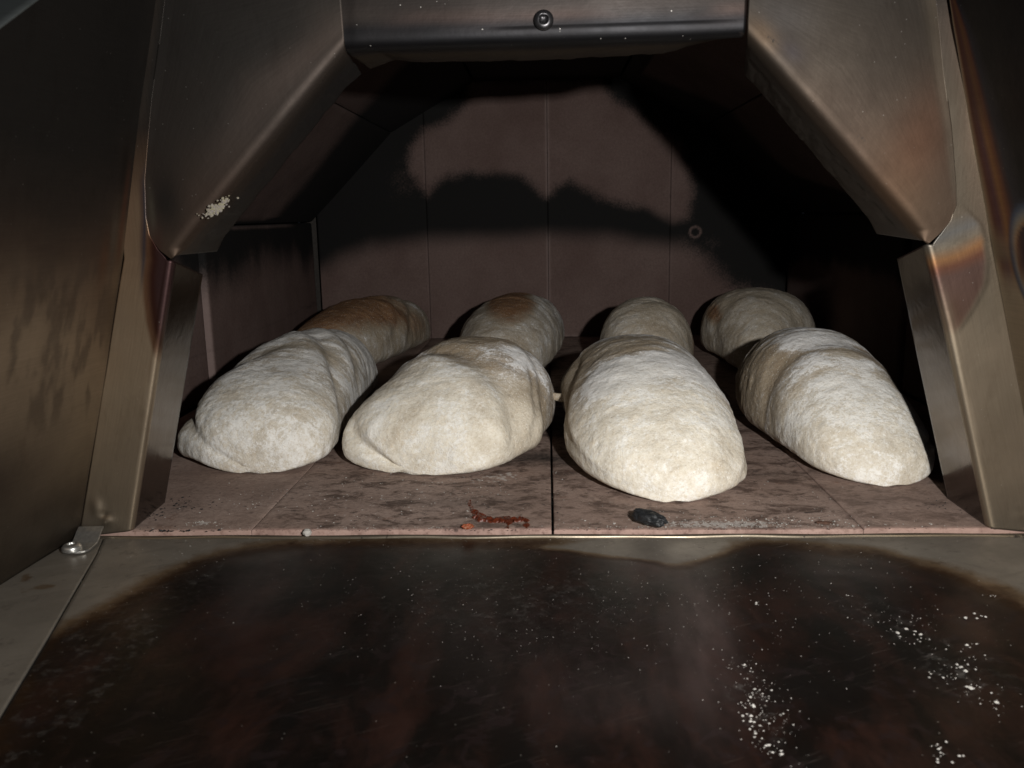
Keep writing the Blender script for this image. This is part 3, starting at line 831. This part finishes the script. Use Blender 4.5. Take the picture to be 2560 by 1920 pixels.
# latch tab with its screw, on the left flange
def tab():
    # outline (x, y) round the screw end then up to the jamb foot, extruded with a kink
    c = np.array((-.3063, -.0262))
    far = np.array((-.3140, -.0035)); dirv = far - c; dirv /= np.linalg.norm(dirv); nv = np.array((-dirv[1], dirv[0]))
    dirv = np.array((-.05, 1.0)); dirv /= np.linalg.norm(dirv); nv = np.array((1.0, .05)); nv /= np.linalg.norm(nv)
    us = [0, .005, .010, .0145, .019, .0245]
    zz = [.0002, .0002, .0004, .0024, .0047, .0062]
    xoff = [0.0030, .0030, .0028, .0024, .0018, .0010]
    rows = []
    hw = .0082
    for a in np.linspace(-math.pi / 2, 0, 6)[:-1]:            # rounded end
        rows.append((c + dirv * (-.0062 + .0062 * (1 + math.sin(a))) + nv * xoff[0], hw * max(.15, math.cos(a)), zz[0]))
    for u, z, xo in zip(us, zz, xoff):
        rows.append((c + dirv * u + nv * xo, hw, z))
    V = []
    for (p, w, z) in rows:
        for s in np.linspace(-1, 1, 7):
            q = p + nv * w * s
            V.append((q[0], q[1], SZ + .0014 + z))
    o = mesh_obj("latch_tab", V, grid_faces(len(rows), 7, flip=False), ZINC, oven, smooth=False)
    import bmesh
    bm = bmesh.new(); bm.from_mesh(o.data); bmesh.ops.recalc_face_normals(bm, faces=bm.faces)
    bm.normal_update()
    if sum(f.normal.z for f in bm.faces) < 0: bmesh.ops.reverse_faces(bm, faces=bm.faces)
    bm.to_mesh(o.data); bm.free()
    solidify(o, .0012, 1)
    m = o.modifiers.new("edge", 'BEVEL'); m.width = .00025; m.segments = 1
    dome("screw", (-.3064, -.0268, SZ + .0026), .0060, .0038, (0, -.05, 1), ZINC, o)
    return o
tab()

# ------------------------------------------------------------------ loaves
def cs(s, pts):
    pts = np.asarray(pts, float)
    p = np.concatenate([[2 * pts[0] - pts[1]], pts, [2 * pts[-1] - pts[-2]]])
    i = np.clip((s * (len(pts) - 1)).astype(int), 0, len(pts) - 2); f = s * (len(pts) - 1) - i
    a, b, c, d = p[i], p[i + 1], p[i + 2], p[i + 3]
    return .5 * (2 * b + (c - a) * f + (2 * a - 5 * b + 4 * c - d) * f ** 2 + (3 * b - 3 * c + d - a) * f ** 3)
def adiff(a, b):
    return (a - b + 180) % 360 - 180
def loaf(par, label, creases=(), bumps=(), patches=(), crusts=(), flour=.5, front_pale=.9, base_pale=0.0, streak=0.0, seed=0, ns=230, nf=250, shrink=.965, extra=None):
    """creases: (angle0, s0, angle1, s1, depth, width)  a fold running over the skin between two points
       bumps:   (s, angle, rs, ra, height);  patches: (s, angle, rs, ra, flour);  crusts: (s, angle, rs, ra, strength)"""
    ax, ay, ang, L, bend, ef, er = par[:7]; W = par[7:12]; H = par[12:15]
    th = np.linspace(0.02, np.pi - .02, ns); s = (1 - np.cos(th)) / 2
    k = np.where(s < .5, np.clip(1 - (1 - 2 * s) ** 2, 0, 1) ** ef, np.clip(1 - (2 * s - 1) ** 2, 0, 1) ** er)
    kh = np.where(s < .5, np.clip(1 - (1 - 2 * s) ** 2, 0, 1) ** (ef * .9), np.clip(1 - (2 * s - 1) ** 2, 0, 1) ** (er * .9))
    w = cs(s, W) * k * shrink; h = cs(s, H) * kh * .985
    ph = np.linspace(-np.pi / 2, 1.5 * np.pi, nf, endpoint=False)
    c, sn = np.cos(ph), np.sin(ph)
    lx = np.sign(c) * np.abs(c) ** .92
    up = np.where(sn > 0, np.abs(sn) ** .95, 0); dn = np.where(sn < 0, -np.abs(sn) ** .55, 0)
    zc = .34
    X = w[:, None] * lx; Z = h[:, None] * (zc + (1 - zc) * up + zc * dn)
    lat = bend * (1 - (2 * s - 1) ** 2)
    dx, dy = math.cos(ang), math.sin(ang)
    P = np.stack([ax + dx * L * s[:, None] - dy * (lat[:, None] - X), ay + dy * L * s[:, None] + dx * (lat[:, None] - X), Z], -1)
    # normals
    Pu = np.gradient(P, axis=0); Pv = np.roll(P, -1, 1) - np.roll(P, 1, 1)
    N = np.cross(Pv, Pu); N /= np.maximum(np.linalg.norm(N, axis=-1, keepdims=True), 1e-9)
    cen = np.stack([ax + dx * L * s - dy * lat, ay + dy * L * s + dx * lat, h * .4], -1)[:, None]
    if ((P - cen) * N).sum() < 0: N = -N
    A = np.degrees(ph)[None].repeat(ns, 0); S = s[:, None].repeat(nf, 1)
    d = np.zeros_like(S); cav = np.zeros_like(S)
    q = P + seed * 3.7
    for (a0, s0, a1, s1, dep, wid) in creases:
        dep = dep * .62
        t = np.clip(adiff(A, a0) / (a1 - a0), -.3, 1.3)
        line = s0 + (s1 - s0) * t + .018 * fbm(np.stack([A * .02, S * 0 + a0, S * 0 + seed], -1), 2)
        fade = sstep(-.28, .2, t) * sstep(1.28, .8, t) * sstep(.02, .10, S)
        e = (S - line) / (wid * 1.25)
        v = np.exp(-e ** 2)
        d -= dep * fade * v
        d += dep * .6 * fade * np.exp(-((e + 1.8) / 1.4) ** 2)
        cav += fade * v
    for (bs, ba, rs, ra, hh) in bumps:
        d += hh * np.exp(-((S - bs) / rs) ** 2 - (adiff(A, ba) / ra) ** 2)
    d += .0030 * fbm(q * 13, 2) + .0009 * fbm(q * 60, 3) + .0005 * fbm(q * 210, 3)
    # skin wrinkles round the loaf
    rings = fbm(np.stack([S * L * 130, A * .035, S * 0 + seed], -1), 3)
    d += .0008 * rings * sstep(.2, .45, S)
    topk = sstep(0, .012, P[..., 2])
    P = P + N * (d * (0.25 + .75 * topk))[..., None]
    P[..., 2] = np.maximum(P[..., 2], 0.0012 + .0006 * np.sin(P[..., 0] * 300))
    fl_ = flour + .0 * S
    for (bs, ba, rs, ra, v) in patches:
        fl_ = fl_ + 1.25 * v * np.exp(-((S - bs) / rs) ** 2 - (adiff(A, ba) / ra) ** 2)
    fl_ = fl_ - .18 * np.clip(cav, 0, 1)
    fl_ = fl_ + streak * rings * sstep(.15, .4, S)
    crs = np.zeros_like(S)
    for (bs, ba, rs, ra, v) in crusts:
        crs = crs + v * np.exp(-((S - bs) / rs) ** 2 - (adiff(A, ba) / ra) ** 2)
    pale = np.maximum(front_pale * sstep(.42, .10, S + .10 * fbm(q * 18, 3)), base_pale * (1 - .7 * np.clip(crs, 0, 1)))
    # a thin baked line where the crust meets the tile
    low = sstep(.012, .003, P[..., 2])
    crs = crs + .30 * low
    V = P.reshape(-1, 3)
    F = [tuple(f) for f in grid_faces(ns, nf, wrap_v=True)]
    n0 = len(V)
    V = np.vstack([V, P[0].mean(0), P[-1].mean(0)])
    F += [(n0, (j + 1) % nf, j) for j in range(nf)] and [(n0, j, (j + 1) % nf) for j in range(nf)]
    b0 = (ns - 1) * nf
    F += [(n0 + 1, b0 + (j + 1) % nf, b0 + j) for j in range(nf)]
    def app(a): return np.concatenate([a.ravel(), [a[0].mean(), a[-1].mean()]])
    suv = np.stack([S * L + seed * .37, np.radians(A + 90) * .072, S * 0 + seed], -1).reshape(-1, 3)
    suv = np.vstack([suv, suv[0], suv[-1]])
    at = dict(flour=app(fl_), crust=app(crs), pale=app(pale), suv=suv)
    origin = np.array((ax + dx * L * .5, ay + dy * L * .5, 0.0))
    o = mesh_obj("bread_loaf", V - origin, F, DOUGH, None, at, loc=origin)
    import bmesh
    bm = bmesh.new(); bm.from_mesh(o.data); bmesh.ops.recalc_face_normals(bm, faces=bm.faces); bm.to_mesh(o.data); bm.free()
    tag(o, label, "bread loaf", "loaves baking on the oven floor")
    return o

L1 = [-.2411, .1273, 1.5491, .3625, .0157, .282, .4572, .0954, .0697, .0618, .0582, .0643, .0796, .0898, .099]
L2 = [-.1172, .1239, 1.2817, .2289, -.0152, .2521, .506, .1075, .0802, .0749, .0755, .0757, .0673, .0967, .0865]
L3 = [.0862, .0523, 1.5769, .3188, .0064, .419, .4787, .0872, .078, .0661, .0769, .0731, .0747, .0949, .0953]
L4 = [.2514, .0857, 1.5843, .3147, .0107, .4203, .4881, .0828, .0618, .0635, .063, .0672, .0643, .0976, .0868]
B1 = [-.3175, .4836, 1.3266, .4081, .0019, .5052, .4167, .0599, .0668, .0636, .0586, .0576, .0835, .0894, .0947]
B2 = [-.0667, .4597, 1.4161, .3777, .0122, .4923, .4238, .0646, .0696, .0674, .0637, .0639, .0807, .0961, .0954]
B3 = [.0935, .3911, 1.4171, .2977, -.0033, .5004, .4986, .0595, .0589, .0615, .0627, .0614, .0792, .0991, .0812]
B4 = [.2592, .5194, 1.3443, .3183, .0031, .5303, .5001, .0573, .0618, .0802, .0754, .071, .0872, .0977, .0846]

loaf(L1, "pale twisted loaf nearest the left jamb, with a pinched ear on its left", seed=1,
     creases=[(175, .20, 95, .36, .007, .045), (95, .62, 15, .26, .009, .05), (120, .50, 60, .56, .002, .02), (100, .75, 20, .52, .004, .03)],
     bumps=[(.13, 188, .06, 20, .014), (.13, 160, .10, 9, -.006)],
     patches=[(.5, 110, .25, 60, .28), (.7, 60, .2, 60, .2), (.36, 95, .06, 30, -.30), (.5, 30, .1, 30, -.2)], flour=.56, front_pale=.72, base_pale=.42, streak=.35)
loaf(L2, "wide floured loaf second from left in front row, with bare tan dough on its back", seed=2,
     creases=[(110, .40, 5, .16, .008, .05), (160, .44, 95, .40, .004, .03), (215, .10, 150, .06, .0, .04), (60, .62, -5, .36, .004, .04), (40, .45, 0, .25, .004, .03)],
     bumps=[(.02, 150, .05, 14, -.006), (.30, -5, .09, 18, .008)],
     patches=[(.62, 95, .13, 40, -.75), (.72, 130, .12, 20, -.4), (.86, 100, .1, 70, .35), (.55, 45, .2, 28, .38), (.42, 130, .06, 16, .45), (.30, 10, .16, 22, -.6), (.3, 70, .1, 40, .05)], flour=.50, front_pale=1.0, base_pale=.08)
loaf(L3, "plump pale loaf lying closest to the oven mouth, white flour across its shoulder", seed=3,
     creases=[(175, .25, 140, .62, .004, .06), (150, .66, 60, .86, .003, .02), (100, .88, 40, .80, .003, .02), (20, .3, -5, .1, .003, .05)],
     bumps=[(.12, -10, .08, 20, .006), (.55, 165, .14, 16, .006)],
     patches=[(.30, 115, .07, 26, .62), (.36, 60, .06, 20, .4), (.30, 90, .06, 40, .25), (.55, 95, .10, 30, -.35), (.45, 150, .2, 20, -.4), (.75, 80, .14, 70, .32), (.5, 40, .2, 30, .15), (.42, 100, .03, 30, -.3)], flour=.52, front_pale=1.0, base_pale=.15, streak=.3)
loaf(L4, "tapered floured loaf beside the right jamb with a small split at its tip", seed=4,
     creases=[(185, .36, 60, .40, .0045, .04), (178, .82, 110, .92, .002, .018), (165, .70, 100, .80, .0012, .02), (35, .05, 12, .11, .005, .012)],
     patches=[(.55, 160, .16, 30, -.75), (.45, 95, .10, 40, .38), (.8, 70, .2, 80, .32), (.55, 70, .06, 50, -.12), (.36, 85, .05, 40, -.25), (.2, 90, .1, 60, .1)], flour=.52, front_pale=.85, base_pale=.1, streak=.6)
loaf(B1, "golden brown loaf at the back left, partly behind the loaf by the left jamb", seed=5,
     creases=[(150, .5, 30, .62, .005, .03), (100, .85, 0, .6, .005, .03), (80, .7, 10, .45, .003, .03)],
     crusts=[(.35, 100, .28, 50, 1.05), (.75, 105, .18, 30, .7), (.45, 45, .22, 30, .55), (.7, 10, .2, 40, .55)], patches=[(.62, 70, .06, 30, .25), (.55, 140, .2, 25, .15), (.8, 60, .06, 30, .2)], flour=.36, front_pale=.0, base_pale=.25)
loaf(B2, "brown patched loaf in the back row against the middle joint of the back wall", seed=6,
     creases=[(130, .75, 40, .6, .004, .03), (90, .9, 20, .7, .003, .03)],
     crusts=[(.60, 98, .26, 24, 1.05), (.33, 80, .18, 30, .8), (.6, 155, .2, 18, .5)], patches=[(.7, 120, .2, 16, .3), (.75, 40, .25, 30, .28)], flour=.42, front_pale=.0, base_pale=.35)
loaf(B3, "small pale loaf in the back row, with a torn blister on its top left", seed=7,
     creases=[(150, .80, 110, .62, .005, .014), (120, .70, 60, .72, .002, .012), (80, .45, 20, .52, .002, .03)],
     bumps=[(.78, 128, .04, 9, .010), (.70, 112, .03, 8, .006), (.74, 120, .022, 7, -.010)],
     crusts=[(.55, 5, .3, 25, .6), (.2, 90, .2, 60, .30)], patches=[(.4, 90, .2, 50, .0)], flour=.36, front_pale=.1, base_pale=.42)
loaf(B4, "broad pale loaf at the back right, browned on its far right shoulder", seed=8,
     creases=[(170, .30, 120, .36, .002, .03), (120, .8, 60, .7, .002, .02), (90, .35, 30, .3, .002, .03)],
     crusts=[(.80, 58, .12, 28, 1.0), (.4, 150, .12, 14, .7), (.55, 110, .2, 30, .35), (.3, 120, .2, 40, .2)], patches=[(.4, 90, .2, 60, -.03)], flour=.36, front_pale=.0, base_pale=.36)

# ------------------------------------------------------------------ scraps on the floor and shelf
def lump(name, c, dims, mat, rot=0, seed=0, rough=.25, label=None, cat=None, group=None, n=18, tilt=0, flat=True, parent=None, fr=1.6):
    th = np.linspace(0.05, np.pi - .05, n); ph = np.linspace(0, 2 * np.pi, 2 * n, endpoint=False)
    T, Fp = np.meshgrid(th, ph, indexing='ij')
    D = np.stack([np.cos(T), np.sin(T) * np.cos(Fp), np.sin(T) * np.sin(Fp)], -1)
    D = np.sign(D) * np.abs(D) ** .85
    r = 1 + rough * fbm(D * fr + seed * 5.1, 3) + rough * .5 * fbm(D * fr * 3 + seed, 2)
    P = D * r[..., None] * np.asarray(dims)
    cz, sz_ = math.cos(rot), math.sin(rot)
    Q = np.stack([P[..., 0] * cz - P[..., 1] * sz_, P[..., 0] * sz_ + P[..., 1] * cz, P[..., 2] + P[..., 0] * tilt], -1)
    zmin = Q[..., 2].min()
    V = Q.reshape(-1, 3)
    F = [tuple(f) for f in grid_faces(n, 2 * n, wrap_v=True)]
    m = 2 * n; n0 = len(V)
    V = np.vstack([V, Q[0].mean(0), Q[-1].mean(0)])
    F += [(n0, j, (j + 1) % m) for j in range(m)] + [(n0 + 1, (n - 1) * m + (j + 1) % m, (n - 1) * m + j) for j in range(m)]
    V[:, 2] -= zmin
    o = mesh_obj(name, V, F, mat, parent, loc=c)
    import bmesh
    bm = bmesh.new(); bm.from_mesh(o.data); bmesh.ops.recalc_face_normals(bm, faces=bm.faces); bm.to_mesh(o.data); bm.free()
    if label: tag(o, label, cat, group)
    return o
lump("charred_lump", (.0630, .0075, .0006), (.0120, .0056, .0044), CHAR, -.75, 2, .30, "black charred lump lying on the tile at the floor's front edge", "charcoal", n=26, fr=2.2)
lump("white_crumb", (-.161, -.0035, SZ + .0018), (.0026, .0022, .0022), FLOUR, .4, 5, .35, "single white crumb on the steel lip below the left loaves", "crumb")
lump("amber_crumb", (-.0560, .0022, .0002), (.0036, .0021, .0015), AMBER, .2, 8, .6, "flat amber coloured crumb at the tile edge left of the red drip", "crumb", fr=2.5)
lump("brown_flake", (.1772, .0100, .0002), (.0048, .0018, .0008), FLAKE, -.1, 9, .4, "thin brown flake on the right front tile", "flake")

# burnt drip: a lumpy ribbon baked on the tile
def ribbon():
    pts = np.array([(-.0608, .0600), (-.0590, .0510), (-.0560, .0400), (-.0525, .0300), (-.0480, .0210), (-.0430, .0175), (-.0370, .0165), (-.0310, .0175), (-.0250, .0172), (-.0190, .0175), (-.0165, .0168)])
    ws = np.array([.0009, .0013, .0009, .0012, .0022, .0036, .0040, .0032, .0040, .0034, .0016])
    t = np.linspace(0, 1, 120)
    C_ = path(pts, t); wv = np.interp(t, np.linspace(0, 1, len(ws)), ws)
    C_ = C_ + .0010 * np.stack([fbm(np.stack([t * 30, t * 0, t * 0], -1), 2), fbm(np.stack([t * 30, t * 0 + 9, t * 0], -1), 2)], -1)
    D = np.gradient(C_, axis=0); D /= np.linalg.norm(D, axis=1, keepdims=True); Nn = np.stack([-D[:, 1], D[:, 0]], -1)
    V = []; n = 13
    wob = 1 + .55 * fbm(np.stack([t * 34, t * 0 + 3, t * 0], -1), 3)
    for i in range(120):
        for a in np.linspace(0, np.pi, n):
            w = wv[i] * max(.25, wob[i])
            q = C_[i] + Nn[i] * w * math.cos(a) * 1.15
            V.append((q[0], q[1], .0004 + min(.0022, w * .75) * math.sin(a) * (1 + .5 * float(vnoise(np.array([[q[0] * 500, q[1] * 500, 2.0]]))[0]))))
    V = np.array(V); F = [tuple(f) for f in grid_faces(120, n)]
    # two runs down to the tile edge
    for (x0, x1, w) in ((-.0285, -.0305, .0017), (-.0178, -.0172, .0022)):
        o0 = len(V); m = 20; W_ = []
        for i in range(m):
            tt = i / (m - 1); yy_ = .0160 * (1 - tt) + .0015 * tt; xx = x0 + (x1 - x0) * tt
            ww = w * (1 - .35 * tt) * (1 + .5 * math.sin(tt * 9 + x0 * 900))
            for a in np.linspace(0, np.pi, n):
                W_.append((xx + ww * math.cos(a), yy_, .0004 + ww * .6 * math.sin(a)))
        V = np.vstack([V, W_]); F += [tuple(f) for f in grid_faces(m, n, off=o0)]
    o = mesh_obj("burnt_drip", V, F, DRIP, None)
    import bmesh
    bm = bmesh.new(); bm.from_mesh(o.data); bmesh.ops.recalc_face_normals(bm, faces=bm.faces); bm.normal_update()
    bm.to_mesh(o.data); bm.free()
    tag(o, "glossy reddish brown burnt drip baked onto the front tile left of the middle joint", "burnt drip")
ribbon()

# dough strand bridging the second and third loaf
def strand(p0, p1, r0, r1, sag, name="dough_strand"):
    n, m = 26, 10; V = []
    p0, p1 = np.array(p0), np.array(p1)
    for i in range(n):
        t = i / (n - 1); c = p0 * (1 - t) + p1 * t; c[2] -= sag * 4 * t * (1 - t)
        r = r0 * (1 - t) ** 2 + r1 * t ** 2 + .0011
        for k in range(m):
            a = 2 * math.pi * k / m
            V.append((c[0], c[1] + r * math.cos(a), c[2] + 1.7 * r * math.sin(a)))
    V = np.array(V)
    k = len(V)
    o = mesh_obj(name, V, grid_faces(n, m, wrap_v=True), DOUGH, None, dict(flour=np.full(k, .35), crust=np.zeros(k), pale=np.full(k, .2), suv=V * 1.0))
    return o
st = strand((-.008, .232, .043), (.030, .232, .040), .0016, .0035, .003)
tag(st, "thin strand of raw dough stretched between the second and third front loaves", "dough strand")

# dried smear and crumbs stuck on the left corner panel
def on_corner(x, z, y=-.001):
    return (x, y, z)
def smear():
    V = []; F = []
    r = np.random.default_rng(11)
    ax = np.array((.80, 0, .45)); ax /= np.linalg.norm(ax); up = np.array((-.45, 0, .80)); up /= np.linalg.norm(up)
    for k in range(200):
        u, v = r.normal(0, .0040), r.normal(0, .0014)
        u += abs(v) * .3
        c = np.array((-.2035, -.0042, .2098)) + ax * u + up * v
        s = .00022 + .0009 * r.random() ** 2
        b0 = len(V)
        m = 7
        V.append(c + np.array((0, -s * .55, 0)))
        for j in range(m):
            a = 2 * math.pi * j / m; q = s * r.uniform(.7, 1.3)
            V.append(c + ax * math.cos(a) * q * 1.3 + up * math.sin(a) * q + np.array((0, .0006, 0)))
        F += [(b0, b0 + 1 + (j + 1) % m, b0 + 1 + j) for j in range(m)]
    o = mesh_obj("dried_smear", V, F, SMEAR, None)
    tag(o, "whitish flaky dried smear on the lower left corner panel of the mouth", "smear")
smear()

def grains(name, pts, sizes, mat, label, cat=None):
    """many tiny grains as one mesh: squashed octahedra"""
    V = []; F = []
    r = np.random.default_rng(5)
    for (p, s) in zip(pts, sizes):
        b = len(V); sx, sy, sz_ = s * r.uniform(.6, 1.3, 3)
        x, y, z = p; a = r.uniform(0, 3.14); c, d = math.cos(a), math.sin(a)
        for (i, j, k) in ((1, .1, .3), (-.9, .2, .4), (.1, 1, .3), (-.1, -1, .35), (.1, 0, .9), (0, .1, -.1), (.6, -.6, .5), (-.6, .6, .55)):
            V.append((x + (i * c - j * d) * sx, y + (i * d + j * c) * sy, z + k * sz_))
        F += [(b + 4, b + 0, b + 2), (b + 4, b + 2, b + 7), (b + 4, b + 7, b + 1), (b + 4, b + 1, b + 3), (b + 4, b + 3, b + 6), (b + 4, b + 6, b + 0),
              (b + 5, b + 2, b + 0), (b + 5, b + 7, b + 2), (b + 5, b + 1, b + 7), (b + 5, b + 3, b + 1), (b + 5, b + 6, b + 3), (b + 5, b + 0, b + 6)]
    o = mesh_obj(name, V, F, mat, None, smooth=False)
    tag(o, label, cat, kind='stuff')
    return o
def scatter(spec, z):
    P = []; S = []
    for (cx, cy, rx, ry, n, s0, s1) in spec:
        x = rng.normal(cx, rx, n); y = rng.normal(cy, ry, n)
        P.append(np.stack([x, y, np.full(n, z)], -1)); S.append(1.15 * (s0 + (s1 - s0) * rng.random(n) ** 3))
    P = np.vstack(P); S = np.concatenate(S)
    return P, S
P, S_ = scatter([(-.15, .055, .06, .03, 420, .00012, .0007), (.118, .012, .045, .006, 420, .00015, .0008), (.0, .05, .16, .04, 700, .0001, .0005),
                 (-.08, .09, .06, .03, 250, .00012, .0006), (-.035, .115, .025, .015, 160, .00012, .0005), (-.237, .0150, .006, .003, 70, .0002, .0008), (.2, .05, .05, .03, 160, .0001, .0005),
                 (.0, .004, .15, .0015, 380, .00015, .0006)], .0002)
k = (np.abs(P[:, 0]) < .27) & (P[:, 1] > .003)
grains("flour_dust", P[k], S_[k], FLOUR, "fine white flour sprinkled over the front floor tiles")
P, S_ = scatter([(-.266, .052, .012, .010, 90, .0002, .0011), (-.280, .020, .006, .012, 50, .0002, .0009), (-.255, -.0002, .018, .0008, 60, .0003, .0013), (.264, .046, .010, .008, 50, .0002, .0008),
                 (.0, .0004, .16, .0006, 260, .0002, .0006), (.05, .04, .16, .035, 90, .0002, .0007), (-.0005, .06, .0006, .05, 80, .0002, .0005)], .0002)
k = (np.abs(P[:, 0]) < .283) & (P[:, 1] > -.0015)
grains("ash_crumbs", P[k], S_[k], CHAR, "tiny black ash crumbs along the jamb feet and tile edge")
P, S_ = scatter([(-.03, -.07, .09, .04, 900, .00006, .00026), (.15, -.09, .06, .05, 260, .00008, .00036), (.02, -.13, .05, .03, 220, .00006, .00026), (-.26, -.04, .03, .03, 200, .00007, .0003), (0, -.006, .2, .004, 420, .00008, .0003)], SZ + .0002)
k = (np.abs(P[:, 0]) < .29) & (P[:, 1] < -.003)
grains("shelf_flour", P[k], S_[k], FLOUR, "fine flour specks strewn over the dark stained shelf")
LUMPS = [(.1079, -.1001, 1.1), (.175, -.1341, 1.6), (.1997, -.1427, 1.2), (.1862, -.1634, 1.5), (.1856, -.1811, 1.5), (.1831, -.1914, 2.2), (.1762, -.1717, 1.0), (.1701, -.1717, .9), (.1617, -.0889, .8), (.2167, -.1114, 1.6),
         (.0875, -.1609, 1.4), (.0865, -.1845, 1.5), (.0818, -.1954, 1.3), (.0814, -.2028, 1.2), (.0841, -.2084, 1.3), (.0817, -.2153, 1.1), (.0818, -.2245, 1.0), (.0847, -.227, 1.1), (.147, -.2311, 1.5), (.1488, -.2236, .9), (.2349, -.0889, .9)]
P = []; S_ = []
for (x, y, s) in LUMPS:
    for q in range(10):
        P.append((x + rng.normal(0, .0024 * s), y + rng.normal(0, .0017 * s), SZ + .0002)); S_.append(.00026 * s * rng.uniform(.15, 1.5) ** 2.2 * 1.25)
for q in range(220):
    P.append((.0865 + rng.normal(0, .008), -.19 + rng.normal(0, .022), SZ + .0002)); S_.append(.00008 + .0004 * rng.random() ** 3)
for q in range(170):
    t = rng.random(); P.append((.17 + .02 * t + rng.normal(0, .014), -.11 - .08 * t + rng.normal(0, .012), SZ + .0002)); S_.append(.00008 + .0004 * rng.random() ** 3)
grains("flour_clumps", P, S_, FLOUR, "white flour clumps scattered on the right side of the shelf")
